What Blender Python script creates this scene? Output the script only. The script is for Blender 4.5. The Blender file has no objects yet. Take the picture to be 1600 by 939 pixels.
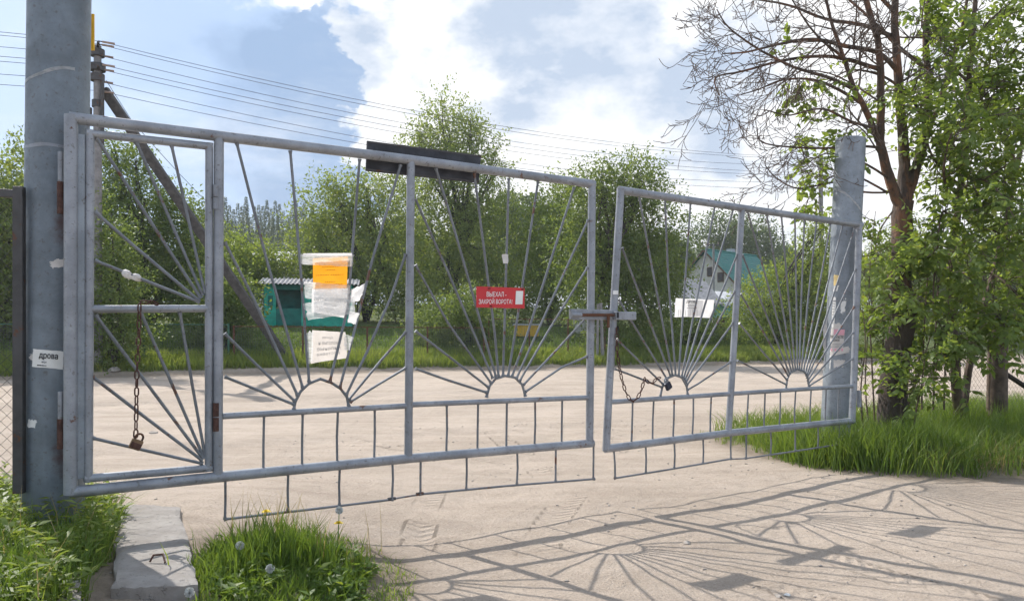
import bpy, math, random
import numpy as np
from mathutils import Vector, Matrix

S = bpy.context.scene
COL = S.collection
R = math.radians
CAMH, F = 1.45, 1200.0          # eye height; focal length in pixels of a 1600 px wide picture

# ------------------------------------------------------------------ camera
cam_d = bpy.data.cameras.new('camera')
cam = bpy.data.objects.new('camera', cam_d); COL.objects.link(cam)
cam.location = (0, 0, CAMH); cam.rotation_euler = (R(90), 0, 0)
cam_d.sensor_width = 36.0; cam_d.sensor_fit = 'HORIZONTAL'; cam_d.lens = 27.0
cam_d.shift_y = 53.5 / 1600
cam_d.clip_start = 0.05; cam_d.clip_end = 4000
S.camera = cam

# ------------------------------------------------------------------ sun, exposure
SUN = Vector((-0.776, 0.82, 1.0)).normalized()
sun_d = bpy.data.lights.new('sun', 'SUN'); sun_d.energy = 2.9; sun_d.angle = R(0.55); sun_d.color = (1.0, 0.955, 0.89)
sun = bpy.data.objects.new('sun', sun_d); COL.objects.link(sun)
sun.rotation_euler = SUN.to_track_quat('Z', 'Y').to_euler()
S.view_settings.view_transform = 'Standard'; S.view_settings.look = 'None'
S.view_settings.exposure = 1.08; S.view_settings.gamma = 1.0
S.view_settings.use_curve_mapping = False
S.cycles.use_denoising = True; S.cycles.use_adaptive_sampling = True; S.cycles.adaptive_threshold = 0.025; S.cycles.use_light_tree = False
S.cycles.max_bounces = 3; S.cycles.diffuse_bounces = 2; S.cycles.glossy_bounces = 2; S.cycles.transmission_bounces = 3; S.cycles.transparent_max_bounces = 8

# ------------------------------------------------------------------ world: sky with clouds
W = bpy.data.worlds.new('World'); S.world = W; W.use_nodes = True
def build_world():
    nt = W.node_tree; N = nt.nodes; Lk = nt.links; N.clear()
    def nd(t, **k):
        n = N.new(t)
        for a, b in k.items(): setattr(n, a, b)
        return n
    out = nd('ShaderNodeOutputWorld'); bg = nd('ShaderNodeBackground'); bg.inputs[1].default_value = 0.15
    sky = nd('ShaderNodeTexSky', sky_type='NISHITA', sun_disc=False)
    sky.sun_elevation = math.asin(SUN.z); sky.sun_rotation = math.atan2(SUN.x, SUN.y)
    sky.air_density = 1.0; sky.dust_density = 1.6; sky.ozone_density = 1.5
    tc = nd('ShaderNodeTexCoord')
    def noise(scale, detail, rough, zs=1.6, off=(0, 0, 0)):
        mp = nd('ShaderNodeMapping'); mp.inputs['Scale'].default_value = (1, 1, zs); mp.inputs['Location'].default_value = off
        Lk.new(tc.outputs['Generated'], mp.inputs['Vector'])
        n = nd('ShaderNodeTexNoise'); n.inputs['Scale'].default_value = scale; n.inputs['Detail'].default_value = detail
        n.inputs['Roughness'].default_value = rough
        Lk.new(mp.outputs[0], n.inputs['Vector']); return n
    def math_(op, a, b=None, c=None):
        m = nd('ShaderNodeMath', operation=op)
        for i, v in enumerate((a, b, c)):
            if v is None: continue
            if isinstance(v, (int, float)): m.inputs[i].default_value = v
            else: Lk.new(v, m.inputs[i])
        return m.outputs[0]
    # cloud edges billow: the direction is bent by noise before the cloud masses are measured
    wn = noise(6.0, 7, 0.58)
    sub = nd('ShaderNodeVectorMath', operation='SUBTRACT'); Lk.new(wn.outputs['Color'], sub.inputs[0]); sub.inputs[1].default_value = (.5, .5, .5)
    scl = nd('ShaderNodeVectorMath', operation='SCALE'); Lk.new(sub.outputs[0], scl.inputs[0]); scl.inputs['Scale'].default_value = 0.34
    add = nd('ShaderNodeVectorMath', operation='ADD'); Lk.new(tc.outputs['Generated'], add.inputs[0]); Lk.new(scl.outputs[0], add.inputs[1])
    nrm = nd('ShaderNodeVectorMath', operation='NORMALIZE'); Lk.new(add.outputs[0], nrm.inputs[0])
    def blob(px, py, r0, r1, wgt):
        d = Vector(((px - 800) / F, 1, -(py - 523) / F)).normalized()
        dt = nd('ShaderNodeVectorMath', operation='DOT_PRODUCT'); Lk.new(nrm.outputs[0], dt.inputs[0]); dt.inputs[1].default_value = d
        mr = nd('ShaderNodeMapRange', interpolation_type='SMOOTHSTEP'); Lk.new(dt.outputs['Value'], mr.inputs['Value'])
        mr.inputs['From Min'].default_value = math.cos(R(r1)); mr.inputs['From Max'].default_value = math.cos(R(r0))
        mr.inputs['To Min'].default_value = 0; mr.inputs['To Max'].default_value = wgt
        return mr.outputs[0]
    def total(items):
        t = items[0]
        for i in items[1:]: t = math_('ADD', t, i)
        return t
    base = noise(2.2, 6, 0.55, 2.2, (3.1, 0.4, 1.2))
    bm = nd('ShaderNodeMapRange', interpolation_type='SMOOTHSTEP'); Lk.new(base.outputs['Fac'], bm.inputs['Value'])
    bm.inputs['From Min'].default_value = 0.42; bm.inputs['From Max'].default_value = 0.64; bm.inputs['To Max'].default_value = 0.72
    white = total([bm.outputs[0],
                   blob(950, 230, 9, 17, 1.0), blob(790, 60, 7, 12, 0.9), blob(1130, 60, 6, 13, 0.9), blob(720, 200, 6, 10, 0.9),
                   blob(1240, 190, 6, 13, 0.8), blob(455, 10, 3, 10, 0.50), blob(340, 70, 2, 10, 0.22), blob(120, 220, 8, 20, -.6), blob(330, 250, 6, 14, -.5), blob(690, 10, 4, 9, 0.8), blob(545, 45, 1, 4, 0.5),
                   blob(600, 300, 2, 8, .3), blob(1450, 120, 6, 16, .7), blob(560, 110, 3.2, 4.6, -1.2), blob(430, 210, 5, 9.5, -0.5), blob(1000, 8, 1.2, 3.2, -1.2)])
    wm = nd('ShaderNodeMapRange', interpolation_type='SMOOTHSTEP'); Lk.new(white, wm.inputs['Value'])
    wm.inputs['From Min'].default_value = 0.12; wm.inputs['From Max'].default_value = 0.70
    gn = noise(5.0, 6, 0.6, 2.4, (1.7, 5.2, .3))
    gm = nd('ShaderNodeMapRange', interpolation_type='SMOOTHSTEP'); Lk.new(gn.outputs['Fac'], gm.inputs['Value'])
    gm.inputs['From Min'].default_value = 0.46; gm.inputs['From Max'].default_value = 0.72; gm.inputs['To Max'].default_value = 0.6
    grey = total([gm.outputs[0], blob(850, 40, 1, 9, 0.75), blob(1060, 150, 1, 7, 0.6), blob(1120, 120, 1, 6, 0.4), blob(760, 15, .5, 5, .35), blob(565, 110, 1.5, 5.5, .7)])
    bn = noise(15.0, 8, 0.62, 1.8, (.7, 2.2, 9.3)); bil = math_('MULTIPLY', math_('SUBTRACT', bn.outputs['Fac'], .5), 1.6)
    wis = noise(4.2, 9, 0.66, 3.2, (4.4, .9, 2.1)); wf = nd('ShaderNodeMapRange', interpolation_type='SMOOTHSTEP'); Lk.new(wis.outputs['Fac'], wf.inputs['Value'])
    wf.inputs['From Min'].default_value = .42; wf.inputs['From Max'].default_value = .75; wf.inputs['To Max'].default_value = .38
    gcl = nd('ShaderNodeMapRange'); Lk.new(math_('ADD', grey, bil), gcl.inputs['Value']); gcl.inputs['To Max'].default_value = 1
    wmx = math_('MAXIMUM', wm.outputs[0], wf.outputs[0])
    cc = nd('ShaderNodeMix', data_type='RGBA'); Lk.new(gcl.outputs[0], cc.inputs['Factor'])
    cc.inputs['A'].default_value = (3.9, 3.92, 3.95, 1); cc.inputs['B'].default_value = (1.85, 2.2, 2.75, 1)
    # thin bright summer haze high in the air over the blue
    hz = nd('ShaderNodeMix', data_type='RGBA'); hz.inputs['Factor'].default_value = 0.9
    Lk.new(sky.outputs[0], hz.inputs['A']); hz.inputs['B'].default_value = (1.50, 2.08, 3.02, 1)
    dk = nd('ShaderNodeMix', data_type='RGBA'); dkf = nd('ShaderNodeMapRange'); Lk.new(total([blob(545, 120, 1, 6, .75), blob(470, 200, 1, 8, .65), blob(520, 290, 1, 6, .4), blob(330, 120, 1, 9, .3)]), dkf.inputs['Value']); Lk.new(dkf.outputs[0], dk.inputs['Factor'])
    Lk.new(hz.outputs['Result'], dk.inputs['A']); dk.inputs['B'].default_value = (1.24, 1.74, 2.56, 1)
    mx = nd('ShaderNodeMix', data_type='RGBA'); Lk.new(wmx, mx.inputs['Factor'])
    Lk.new(dk.outputs['Result'], mx.inputs['A']); Lk.new(cc.outputs['Result'], mx.inputs['B'])
    Lk.new(mx.outputs['Result'], bg.inputs[0]); Lk.new(bg.outputs[0], out.inputs[0])
build_world()

# ------------------------------------------------------------------ helpers
ORG = {}
def P(px, py, d): return Vector(((px - 800) / F * d, d, CAMH - (py - 523) / F * d))

def tag(o, label=None, cat=None, group=None, kind=None):
    if label: o['label'] = label
    if cat: o['category'] = cat
    if group: o['group'] = group
    if kind: o['kind'] = kind
    return o
def thing(name, loc, label, cat, group=None):
    o = bpy.data.objects.new(name, None); COL.objects.link(o); o.location = loc
    o.empty_display_size = 0.1
    ORG[o.name] = Vector(loc)
    return tag(o, label, cat, group)
def link(name, me, parent=None, origin=None):
    o = bpy.data.objects.new(name, me); COL.objects.link(o)
    if parent is not None:
        o.parent = parent; ORG[o.name] = ORG[parent.name]
    else:
        org = Vector(origin) if origin is not None else Vector((0, 0, 0))
        ORG[o.name] = org; o.location = org
    return o
def np_mesh(name, V, Q, mat, smooth=False, attrs=None, uv=None):
    """V (n,3); Q (m,k) faces with the same number of corners"""
    me = bpy.data.meshes.new(name); V = np.asarray(V, dtype=np.float32); Q = np.asarray(Q, dtype=np.int32)
    m, k = Q.shape
    me.vertices.add(len(V)); me.vertices.foreach_set('co', V.ravel())
    me.loops.add(m * k); me.loops.foreach_set('vertex_index', Q.ravel())
    me.polygons.add(m); me.polygons.foreach_set('loop_start', np.arange(0, m * k, k, dtype=np.int32))
    me.polygons.foreach_set('loop_total', np.full(m, k, dtype=np.int32))
    if smooth: me.polygons.foreach_set('use_smooth', np.ones(m, dtype=bool))
    if attrs:
        for a, vals in attrs.items():
            at = me.attributes.new(a, 'FLOAT', 'POINT'); at.data.foreach_set('value', np.asarray(vals, dtype=np.float32).ravel())
    me.update(calc_edges=True); me.validate()
    if mat: me.materials.append(mat)
    return me
def np_obj(name, V, Q, mat, parent=None, origin=None, **k):
    org = ORG[parent.name] if parent is not None else Vector(origin if origin is not None else (0, 0, 0))
    return link(name, np_mesh(name, np.asarray(V, dtype=float) - np.array(org)[None, :], Q, mat, **k), parent, origin)

class MB:
    def __init__(s): s.v = []; s.f = []; s.uv = None
    def tube(s, pts, rad, n=10, cap=True):
        pts = [Vector(p) for p in pts]
        if not hasattr(rad, '__len__'): rad = [rad] * len(pts)
        b0 = len(s.v); t0 = (pts[1] - pts[0]).normalized()
        a = Vector((0, 0, 1)) if abs(t0.z) < 0.9 else Vector((1, 0, 0))
        u = t0.cross(a).normalized()
        for i, p in enumerate(pts):
            if i == 0: t = t0
            elif i == len(pts) - 1: t = (pts[-1] - pts[-2]).normalized()
            else:
                t = (pts[i + 1] - pts[i]).normalized() + (pts[i] - pts[i - 1]).normalized()
                t = t.normalized() if t.length > 1e-6 else t0
            u = (u - t * u.dot(t)); u = u.normalized() if u.length > 1e-6 else t.orthogonal().normalized()
            w = t.cross(u)
            k = 1.0
            if 0 < i < len(pts) - 1:      # keep mitred corners full width
                c = t.dot((pts[i] - pts[i - 1]).normalized()); k = min(1.5, 1 / max(0.6, c))
            for j in range(n):
                an = 2 * math.pi * j / n
                s.v.append(tuple(p + (u * math.cos(an) + w * math.sin(an)) * rad[i] * k))
        for i in range(len(pts) - 1):
            for j in range(n):
                s.f.append((b0 + i * n + j, b0 + i * n + (j + 1) % n, b0 + (i + 1) * n + (j + 1) % n, b0 + (i + 1) * n + j))
        if cap:
            s.f.append(tuple(b0 + j for j in range(n))[::-1]); e = b0 + (len(pts) - 1) * n
            s.f.append(tuple(e + j for j in range(n)))
        return s
    def box(s, c, size, ax=None):
        """centre, full size along axes ax (three unit vectors)"""
        c = Vector(c); ax = ax or (Vector((1, 0, 0)), Vector((0, 1, 0)), Vector((0, 0, 1)))
        h = [Vector(a) * (z / 2) for a, z in zip(ax, size)]; b = len(s.v)
        for dx in (-1, 1):
            for dy in (-1, 1):
                for dz in (-1, 1): s.v.append(tuple(c + h[0] * dx + h[1] * dy + h[2] * dz))
        for q in ((0, 1, 3, 2), (4, 6, 7, 5), (0, 4, 5, 1), (2, 3, 7, 6), (0, 2, 6, 4), (1, 5, 7, 3)):
            s.f.append(tuple(b + i for i in q))
        return s
    def poly(s, pts, faces):
        b = len(s.v); s.v += [tuple(p) for p in pts]; s.f += [tuple(b + i for i in f) for f in faces]; return s
    def build(s, name, mat, parent=None, origin=None, smooth=False, bevel=0, kind=None):
        org = ORG[parent.name] if parent is not None else Vector(origin if origin is not None else (0, 0, 0))
        me = bpy.data.meshes.new(name); me.from_pydata([tuple(Vector(v) - org) for v in s.v], [], s.f)
        me.materials.append(mat); me.update()
        if smooth:
            me.polygons.foreach_set('use_smooth', [True] * len(me.polygons))
            try: me.set_sharp_from_angle(angle=R(40))
            except Exception: pass
        o = link(name, me, parent, origin)
        if bevel:
            b = o.modifiers.new('bevel', 'BEVEL'); b.width = bevel; b.segments = 2; b.limit_method = 'ANGLE'
        if kind: o['kind'] = kind
        return o

def tube_obj(name, pts, rad, mat, parent, n=10): return MB().tube(pts, rad, n).build(name, mat, parent, smooth=True)

# value noise
def _h(ix, iy, seed):
    n = (ix.astype(np.int64) * 374761393 + iy.astype(np.int64) * 668265263 + seed * 982451653) & 0x7fffffff
    n = (n ^ (n >> 13)) * 1274126177 & 0x7fffffff
    return ((n ^ (n >> 16)) & 0xffff) / 65535.0
def vnoise(x, y, seed=0):
    x = np.asarray(x, float); y = np.asarray(y, float)
    ix = np.floor(x); iy = np.floor(y); fx = x - ix; fy = y - iy; fx = fx * fx * (3 - 2 * fx); fy = fy * fy * (3 - 2 * fy)
    a = _h(ix, iy, seed); b = _h(ix + 1, iy, seed); c = _h(ix, iy + 1, seed); d = _h(ix + 1, iy + 1, seed)
    return (a * (1 - fx) + b * fx) * (1 - fy) + (c * (1 - fx) + d * fx) * fy
def fbm(x, y, oct=4, seed=0):
    t = 0; a = 0.5
    for i in range(oct): t = t + a * (vnoise(x * 2 ** i, y * 2 ** i, seed + i) - .5); a *= .5
    return t
def sstep(a, b, x): t = np.clip((x - a) / (b - a), 0, 1); return t * t * (3 - 2 * t)
def inpoly(x, y, poly):
    x = np.asarray(x, float); y = np.asarray(y, float); r = np.zeros(x.shape, bool); n = len(poly)
    for i in range(n):
        x0, y0 = poly[i]; x1, y1 = poly[(i + 1) % n]
        c = ((y0 > y) != (y1 > y)) & (x < (x1 - x0) * (y - y0) / ((y1 - y0) or 1e-9) + x0); r ^= c
    return r
def polydist(x, y, poly):
    """signed distance, negative inside"""
    d = np.full(np.shape(x), 1e9); n = len(poly)
    for i in range(n):
        ax, ay = poly[i]; bx, by = poly[(i + 1) % n]; vx, vy = bx - ax, by - ay
        t = np.clip(((x - ax) * vx + (y - ay) * vy) / (vx * vx + vy * vy), 0, 1)
        d = np.minimum(d, np.hypot(x - ax - t * vx, y - ay - t * vy))
    return np.where(inpoly(x, y, poly), -d, d)

# ------------------------------------------------------------------ materials
MAT = {}
class NT:
    def __init__(s, name):
        s.m = bpy.data.materials.new(name); s.m.use_nodes = True; s.t = s.m.node_tree; s.t.nodes.clear()
        s.out = s.n('ShaderNodeOutputMaterial'); MAT[name] = s.m
    def n(s, t, **k):
        n = s.t.nodes.new(t)
        for a, b in k.items(): setattr(n, a, b)
        return n
    def l(s, a, b): s.t.links.new(a, b)
    def noise(s, scale, detail=4, rough=.5, coord='Object', scl=None):
        tc = s.n('ShaderNodeTexCoord'); src = tc.outputs[coord]
        if scl:
            mp = s.n('ShaderNodeMapping'); mp.inputs['Scale'].default_value = scl; s.l(src, mp.inputs[0]); src = mp.outputs[0]
        x = s.n('ShaderNodeTexNoise'); x.inputs['Scale'].default_value = scale; x.inputs['Detail'].default_value = detail
        x.inputs['Roughness'].default_value = rough; s.l(src, x.inputs['Vector']); return x.outputs['Fac']
    def ramp(s, fac, lo, hi, a=0., b=1.):
        m = s.n('ShaderNodeMapRange', interpolation_type='SMOOTHSTEP'); s.l(fac, m.inputs['Value'])
        m.inputs['From Min'].default_value = lo; m.inputs['From Max'].default_value = hi
        m.inputs['To Min'].default_value = a; m.inputs['To Max'].default_value = b; return m.outputs[0]
    def mix(s, fac, a, b):
        m = s.n('ShaderNodeMix', data_type='RGBA')
        for k, v in (('Factor', fac), ('A', a), ('B', b)):
            if isinstance(v, (int, float)): m.inputs[k].default_value = v
            elif isinstance(v, tuple): m.inputs[k].default_value = (*v, 1)
            else: s.l(v, m.inputs[k])
        return m.outputs['Result']
    def math(s, op, a, b):
        m = s.n('ShaderNodeMath', operation=op)
        for i, v in enumerate((a, b)):
            if isinstance(v, (int, float)): m.inputs[i].default_value = v
            else: s.l(v, m.inputs[i])
        return m.outputs[0]
    def bump(s, h, strength=.3, dist=.01):
        b = s.n('ShaderNodeBump'); b.inputs['Strength'].default_value = strength; b.inputs['Distance'].default_value = dist
        s.l(h, b.inputs['Height']); return b.outputs[0]
    def bsdf(s, col, rough=.6, metal=0., normal=None, spec=.4):
        p = s.n('ShaderNodeBsdfPrincipled')
        for k, v in (('Base Color', col), ('Roughness', rough), ('Metallic', metal)):
            if isinstance(v, (int, float)): p.inputs[k].default_value = v
            elif isinstance(v, tuple): p.inputs[k].default_value = (*v, 1)
            else: s.l(v, p.inputs[k])
        p.inputs['Specular IOR Level'].default_value = spec
        if normal is not None: s.l(normal, p.inputs['Normal'])
        s.l(p.outputs[0], s.out.inputs[0]); return p
def plain(name, col, rough=.6, metal=0, var=.18, scale=8, bump=.15):
    t = NT(name); n = t.noise(scale, 5, .6)
    c = t.mix(t.ramp(n, .3, .7), tuple(x * (1 - var) for x in col), tuple(min(1, x * (1 + var)) for x in col))
    t.bsdf(c, rough, metal, t.bump(t.noise(scale * 9, 4), bump, .004)); return t.m
def paint(name, col, rust=.62, rough=.42, stains=()):
    t = NT(name)
    c = t.mix(t.ramp(t.noise(4.0, 7, .68), .33, .68), tuple(x * .74 for x in col), tuple(x * 1.12 for x in col))
    c = t.mix(t.ramp(t.noise(38, 3, .7), .585, .68, 0, .6), c, (.10, .085, .075))           # chips and dirt specks
    c = t.mix(t.ramp(t.noise(1.3, 3, .5, scl=(6, 6, .8)), .60, .78, 0, .35), c, tuple(x * 1.35 for x in col))  # chalky runs
    for sx, sy, sz in stains:        # rust bleeding round the hinge welds
        tc = t.n('ShaderNodeTexCoord'); mp = t.n('ShaderNodeVectorMath', operation='SUBTRACT'); t.l(tc.outputs['Object'], mp.inputs[0]); mp.inputs[1].default_value = (sx, sy, sz)
        ml = t.n('ShaderNodeVectorMath', operation='MULTIPLY'); t.l(mp.outputs[0], ml.inputs[0]); ml.inputs[1].default_value = (1 / .10, 1 / .3, 1 / .26)
        le = t.n('ShaderNodeVectorMath', operation='LENGTH'); t.l(ml.outputs[0], le.inputs[0])
        c = t.mix(t.ramp(t.math('ADD', le.outputs['Value'], t.math('MULTIPLY', t.noise(14, 5, .7), .9)), 1.25, .75, 0, .85), c, (.085, .040, .034))
    rn = t.noise(9, 7, .68); c = t.mix(t.ramp(rn, rust, rust + .05, 0, .9), c, (.13, .055, .028))
    t.bsdf(c, t.ramp(rn, .3, .7, rough - .08, rough + .2), 0.25, t.bump(t.noise(55, 5, .6), .25, .003), .5); return t.m
paint('grey_paint', (.285, .30, .325), .635)
paint('pole_paint', (.165, .195, .222), .70, .45, stains=((.16, -.245, 2.30), (.155, -.25, .92)))
paint('light_pole_paint', (.25, .28, .31), .74, .45)
paint('bar_paint', (.175, .186, .20), .585)
paint('dark_steel', (.075, .072, .072), .58, .6)
paint('rusty_steel', (.10, .06, .042), .45, .75)
plain('rust', (.085, .042, .032), .85, .1, .4, 30, .5)
plain('brass', (.20, .13, .075), .5, .6, .3, 30)
plain('lock_blue', (.03, .033, .05), .35, .5, .2, 20)
plain('board_back', (.05, .052, .06), .7, .1, .4, 5, .5)
plain('white_paper', (.74, .73, .70), .8, 0, .06, 12, .1)
plain('old_paper', (.60, .565, .53), .8, 0, .12, 9, .2)
plain('pink_paper', (.72, .36, .42), .8, 0, .1, 9)
plain('yellow_paper', (.75, .56, .24), .8, 0, .1, 9)
plain('print_black', (.02, .02, .022), .7, 0, .1, 9, 0)
plain('print_grey', (.30, .295, .29), .8, 0, .1, 9, 0)
plain('print_faint', (.47, .44, .41), .8, 0, .1, 9, 0)
plain('print_white', (.82, .80, .78), .6, 0, .05, 9, 0)
plain('print_red', (.55, .05, .06), .7, 0, .1, 9, 0)
plain('print_brown', (.34, .12, .01), .7, 0, .1, 9, 0)
plain('sign_red', (.56, .030, .035), .45, 0, .08, 6, .05)
plain('sign_yellow', (.75, .43, .02), .5, 0, .1, 6, .05)
plain('concrete_pole', (.22, .21, .205), .85, 0, .2, 6, .3)
plain('tarred_timber', (.075, .068, .064), .85, 0, .3, 6, .4)
plain('wire', (.075, .075, .08), .6, .3, .1, 5, 0)
plain('fence_wire', (.13, .15, .13), .6, .4, .2, 5, 0)
plain('link_wire', (.10, .095, .09), .6, .5, .25, 12, 0)
plain('porcelain', (.30, .22, .18), .3, 0, .1, 9)
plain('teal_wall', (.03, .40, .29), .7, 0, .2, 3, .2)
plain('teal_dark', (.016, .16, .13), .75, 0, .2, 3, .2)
plain('turquoise_wall', (.16, .42, .42), .7, 0, .15, 2, .2)
plain('slate', (.27, .265, .27), .85, 0, .22, 4, .3)
plain('pale_roof', (.52, .52, .53), .7, .1, .12, 3)
plain('roof_teal', (.022, .155, .13), .6, .0, .14, 2, .1)
plain('stucco', (.50, .475, .44), .9, 0, .10, 3, .3)
plain('grey_wall', (.36, .38, .41), .85, 0, .12, 3, .2)
plain('blue_wall', (.05, .10, .15), .8, 0, .2, 3, .2)
plain('window_dark', (.02, .022, .025), .15, 0, .1, 3, 0)
plain('timber_brown', (.11, .065, .045), .8, 0, .25, 5, .3)
plain('box_yellow', (.62, .37, .02), .6, 0, .15, 4)
plain('tank_white', (.55, .55, .54), .55, 0, .1, 3)
plain('bark', (.115, .082, .062), .9, 0, .4, 9, .9)
plain('twig_grey', (.115, .088, .072), .9, 0, .4, 5, 0)
plain('bark_dark', (.055, .045, .038), .9, 0, .4, 7, .7)
plain('dandelion', (.75, .55, .02), .7, 0, .15, 40, 0)
plain('puff', (.62, .62, .58), .9, 0, .1, 40, 0)
plain('stem_green', (.12, .20, .05), .7, 0, .2, 30, 0)
plain('pebble', (.36, .32, .28), .9, 0, .35, 14, .3)
def orange_bark():
    t = NT('orange_bark')
    n = t.noise(5, 6, .65, scl=(1, 1, .35))
    c = t.mix(t.ramp(n, .46, .66), (.082, .062, .050), (.215, .110, .064))
    tc = t.n('ShaderNodeTexCoord'); sp = t.n('ShaderNodeSeparateXYZ'); t.l(tc.outputs['Object'], sp.inputs[0]); hgt = t.math('ADD', sp.outputs['Z'], t.math('MULTIPLY', t.noise(3, 4, .6), 1.6))
    c = t.mix(t.ramp(hgt, 3.6, 2.3, 0, .9), c, (.072, .056, .047))     # old dark plates on the lower trunk
    c = t.mix(t.ramp(t.noise(26, 5, .7, scl=(1, 1, .4)), .55, .66, 0, .8), c, (.055, .042, .036))
    t.bsdf(c, .9, 0, t.bump(t.noise(22, 6, .7, scl=(1, 1, .3)), .9, .03)); return t.m
orange_bark()
def paper(name, col, tr=.5):
    t = NT(name); c = t.mix(t.ramp(t.noise(9, 4, .6), .3, .7), tuple(x * .9 for x in col), tuple(min(1, x * 1.06) for x in col))
    p = t.n('ShaderNodeBsdfPrincipled'); t.l(c, p.inputs['Base Color']); p.inputs['Roughness'].default_value = .75; t.l(t.bump(t.noise(14, 4, .6), .25, .01), p.inputs['Normal'])
    q = t.n('ShaderNodeBsdfTranslucent'); t.l(c, q.inputs['Color']); x = t.n('ShaderNodeMixShader'); x.inputs[0].default_value = tr
    t.l(p.outputs[0], x.inputs[1]); t.l(q.outputs[0], x.inputs[2]); t.l(x.outputs[0], t.out.inputs[0])
paper('thin_white', (.80, .785, .77)); paper('thin_old', (.74, .68, .62)); paper('thin_orange', (.86, .36, .02), .55)
def tape_mat():
    t = NT('clear_tape')
    d0 = t.n('ShaderNodeBsdfPrincipled'); d0.inputs['Base Color'].default_value = (.75, .75, .74, 1); d0.inputs['Roughness'].default_value = .3
    q = t.n('ShaderNodeBsdfTranslucent'); q.inputs['Color'].default_value = (.8, .8, .79, 1); d = t.n('ShaderNodeMixShader'); d.inputs[0].default_value = .5; t.l(d0.outputs[0], d.inputs[1]); t.l(q.outputs[0], d.inputs[2])
    tr = t.n('ShaderNodeBsdfTransparent'); mx = t.n('ShaderNodeMixShader')
    t.l(t.ramp(t.noise(16, 5, .7, scl=(.6, .6, 2.0)), .35, .65, .42, .88), mx.inputs[0]); t.l(tr.outputs[0], mx.inputs[1]); t.l(d.outputs[0], mx.inputs[2])
    t.l(t.bump(t.noise(30, 5, .7), .8, .02), d0.inputs['Normal']); t.l(mx.outputs[0], t.out.inputs[0])
tape_mat()
def concrete():
    t = NT('concrete'); n = t.noise(5, 7, .65)
    c = t.mix(t.ramp(n, .3, .7), (.235, .21, .188), (.335, .31, .285))
    c = t.mix(t.ramp(t.noise(60, 3, .6), .62, .7, 0, .6), c, (.17, .155, .14))
    t.bsdf(c, .92, 0, t.bump(t.math('ADD', t.noise(34, 8, .7), t.math('MULTIPLY', t.ramp(t.noise(24, 3, .6), .42, .30), 1.2)), .6, .014)); return t.m
concrete()
def dirt():
    t = NT('sandy_ground')
    c = t.mix(t.ramp(t.noise(.55, 6, .6), .35, .68), (.415, .338, .268), (.530, .438, .355))
    c = t.mix(t.ramp(t.noise(4.5, 6, .65), .42, .72, 0, .5), c, (.34, .27, .21))
    # long wheel smears along the road
    tc = t.n('ShaderNodeTexCoord'); mp = t.n('ShaderNodeMapping'); mp.inputs['Rotation'].default_value = (0, 0, R(-24.2)); mp.inputs['Scale'].default_value = (.13, 2.4, 1)
    t.l(tc.outputs['Object'], mp.inputs[0]); sm = t.n('ShaderNodeTexNoise'); sm.inputs['Scale'].default_value = 1; sm.inputs['Detail'].default_value = 6; sm.inputs['Roughness'].default_value = .62
    t.l(mp.outputs[0], sm.inputs['Vector']); c = t.mix(t.ramp(sm.outputs['Fac'], .46, .66, 0, .4), c, (.56, .470, .39))
    c = t.mix(t.ramp(sm.outputs['Fac'], .46, .33, 0, .35), c, (.31, .248, .196))
    vo = t.n('ShaderNodeTexVoronoi'); vo.inputs['Scale'].default_value = 55; t.l(tc.outputs['Object'], vo.inputs['Vector'])
    peb = t.ramp(vo.outputs['Distance'], .30, .18); sel = t.ramp(t.noise(7, 4, .6), .52, .68)
    pm = t.math('MULTIPLY', peb, sel); c = t.mix(t.math('MULTIPLY', pm, .55), c, t.mix(vo.outputs['Color'], (.20, .17, .145), (.52, .46, .41)))
    c = t.mix(t.ramp(t.noise(38, 3, .75), .38, .62, 0, .42), c, t.mix(t.ramp(t.noise(70, 2, .6), .4, .6), (.245, .195, .155), (.56, .475, .40)))
    ga = t.n('ShaderNodeAttribute', attribute_name='grassy'); g = t.math('ADD', ga.outputs['Fac'], 0)
    c = t.mix(g, c, t.mix(t.ramp(t.noise(3, 5, .6), .35, .65), (.062, .085, .026), (.115, .135, .045)))
    ea = t.n('ShaderNodeAttribute', attribute_name='earth'); c = t.mix(ea.outputs['Fac'], c, t.mix(t.ramp(t.noise(11, 5, .6), .35, .65), (.165, .125, .088), (.255, .20, .15)))
    # tyre treads
    tr = t.n('ShaderNodeAttribute', attribute_name='tread'); ph = t.n('ShaderNodeAttribute', attribute_name='tread_phase')
    sn = t.math('SINE', t.math('MULTIPLY', ph.outputs['Fac'], 62.0), 0); tread = t.math('MULTIPLY', sn, tr.outputs['Fac'])
    h = t.math('ADD', t.math('MULTIPLY', t.noise(48, 7, .72), .9), t.math('MULTIPLY', pm, .35))
    h = t.math('ADD', h, t.math('MULTIPLY', tread, .30)); h = t.math('ADD', h, t.math('MULTIPLY', t.noise(9, 5, .6), 1.2))
    t.bsdf(c, .95, 0, t.bump(h, .95, .028), .2)
dirt()
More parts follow.
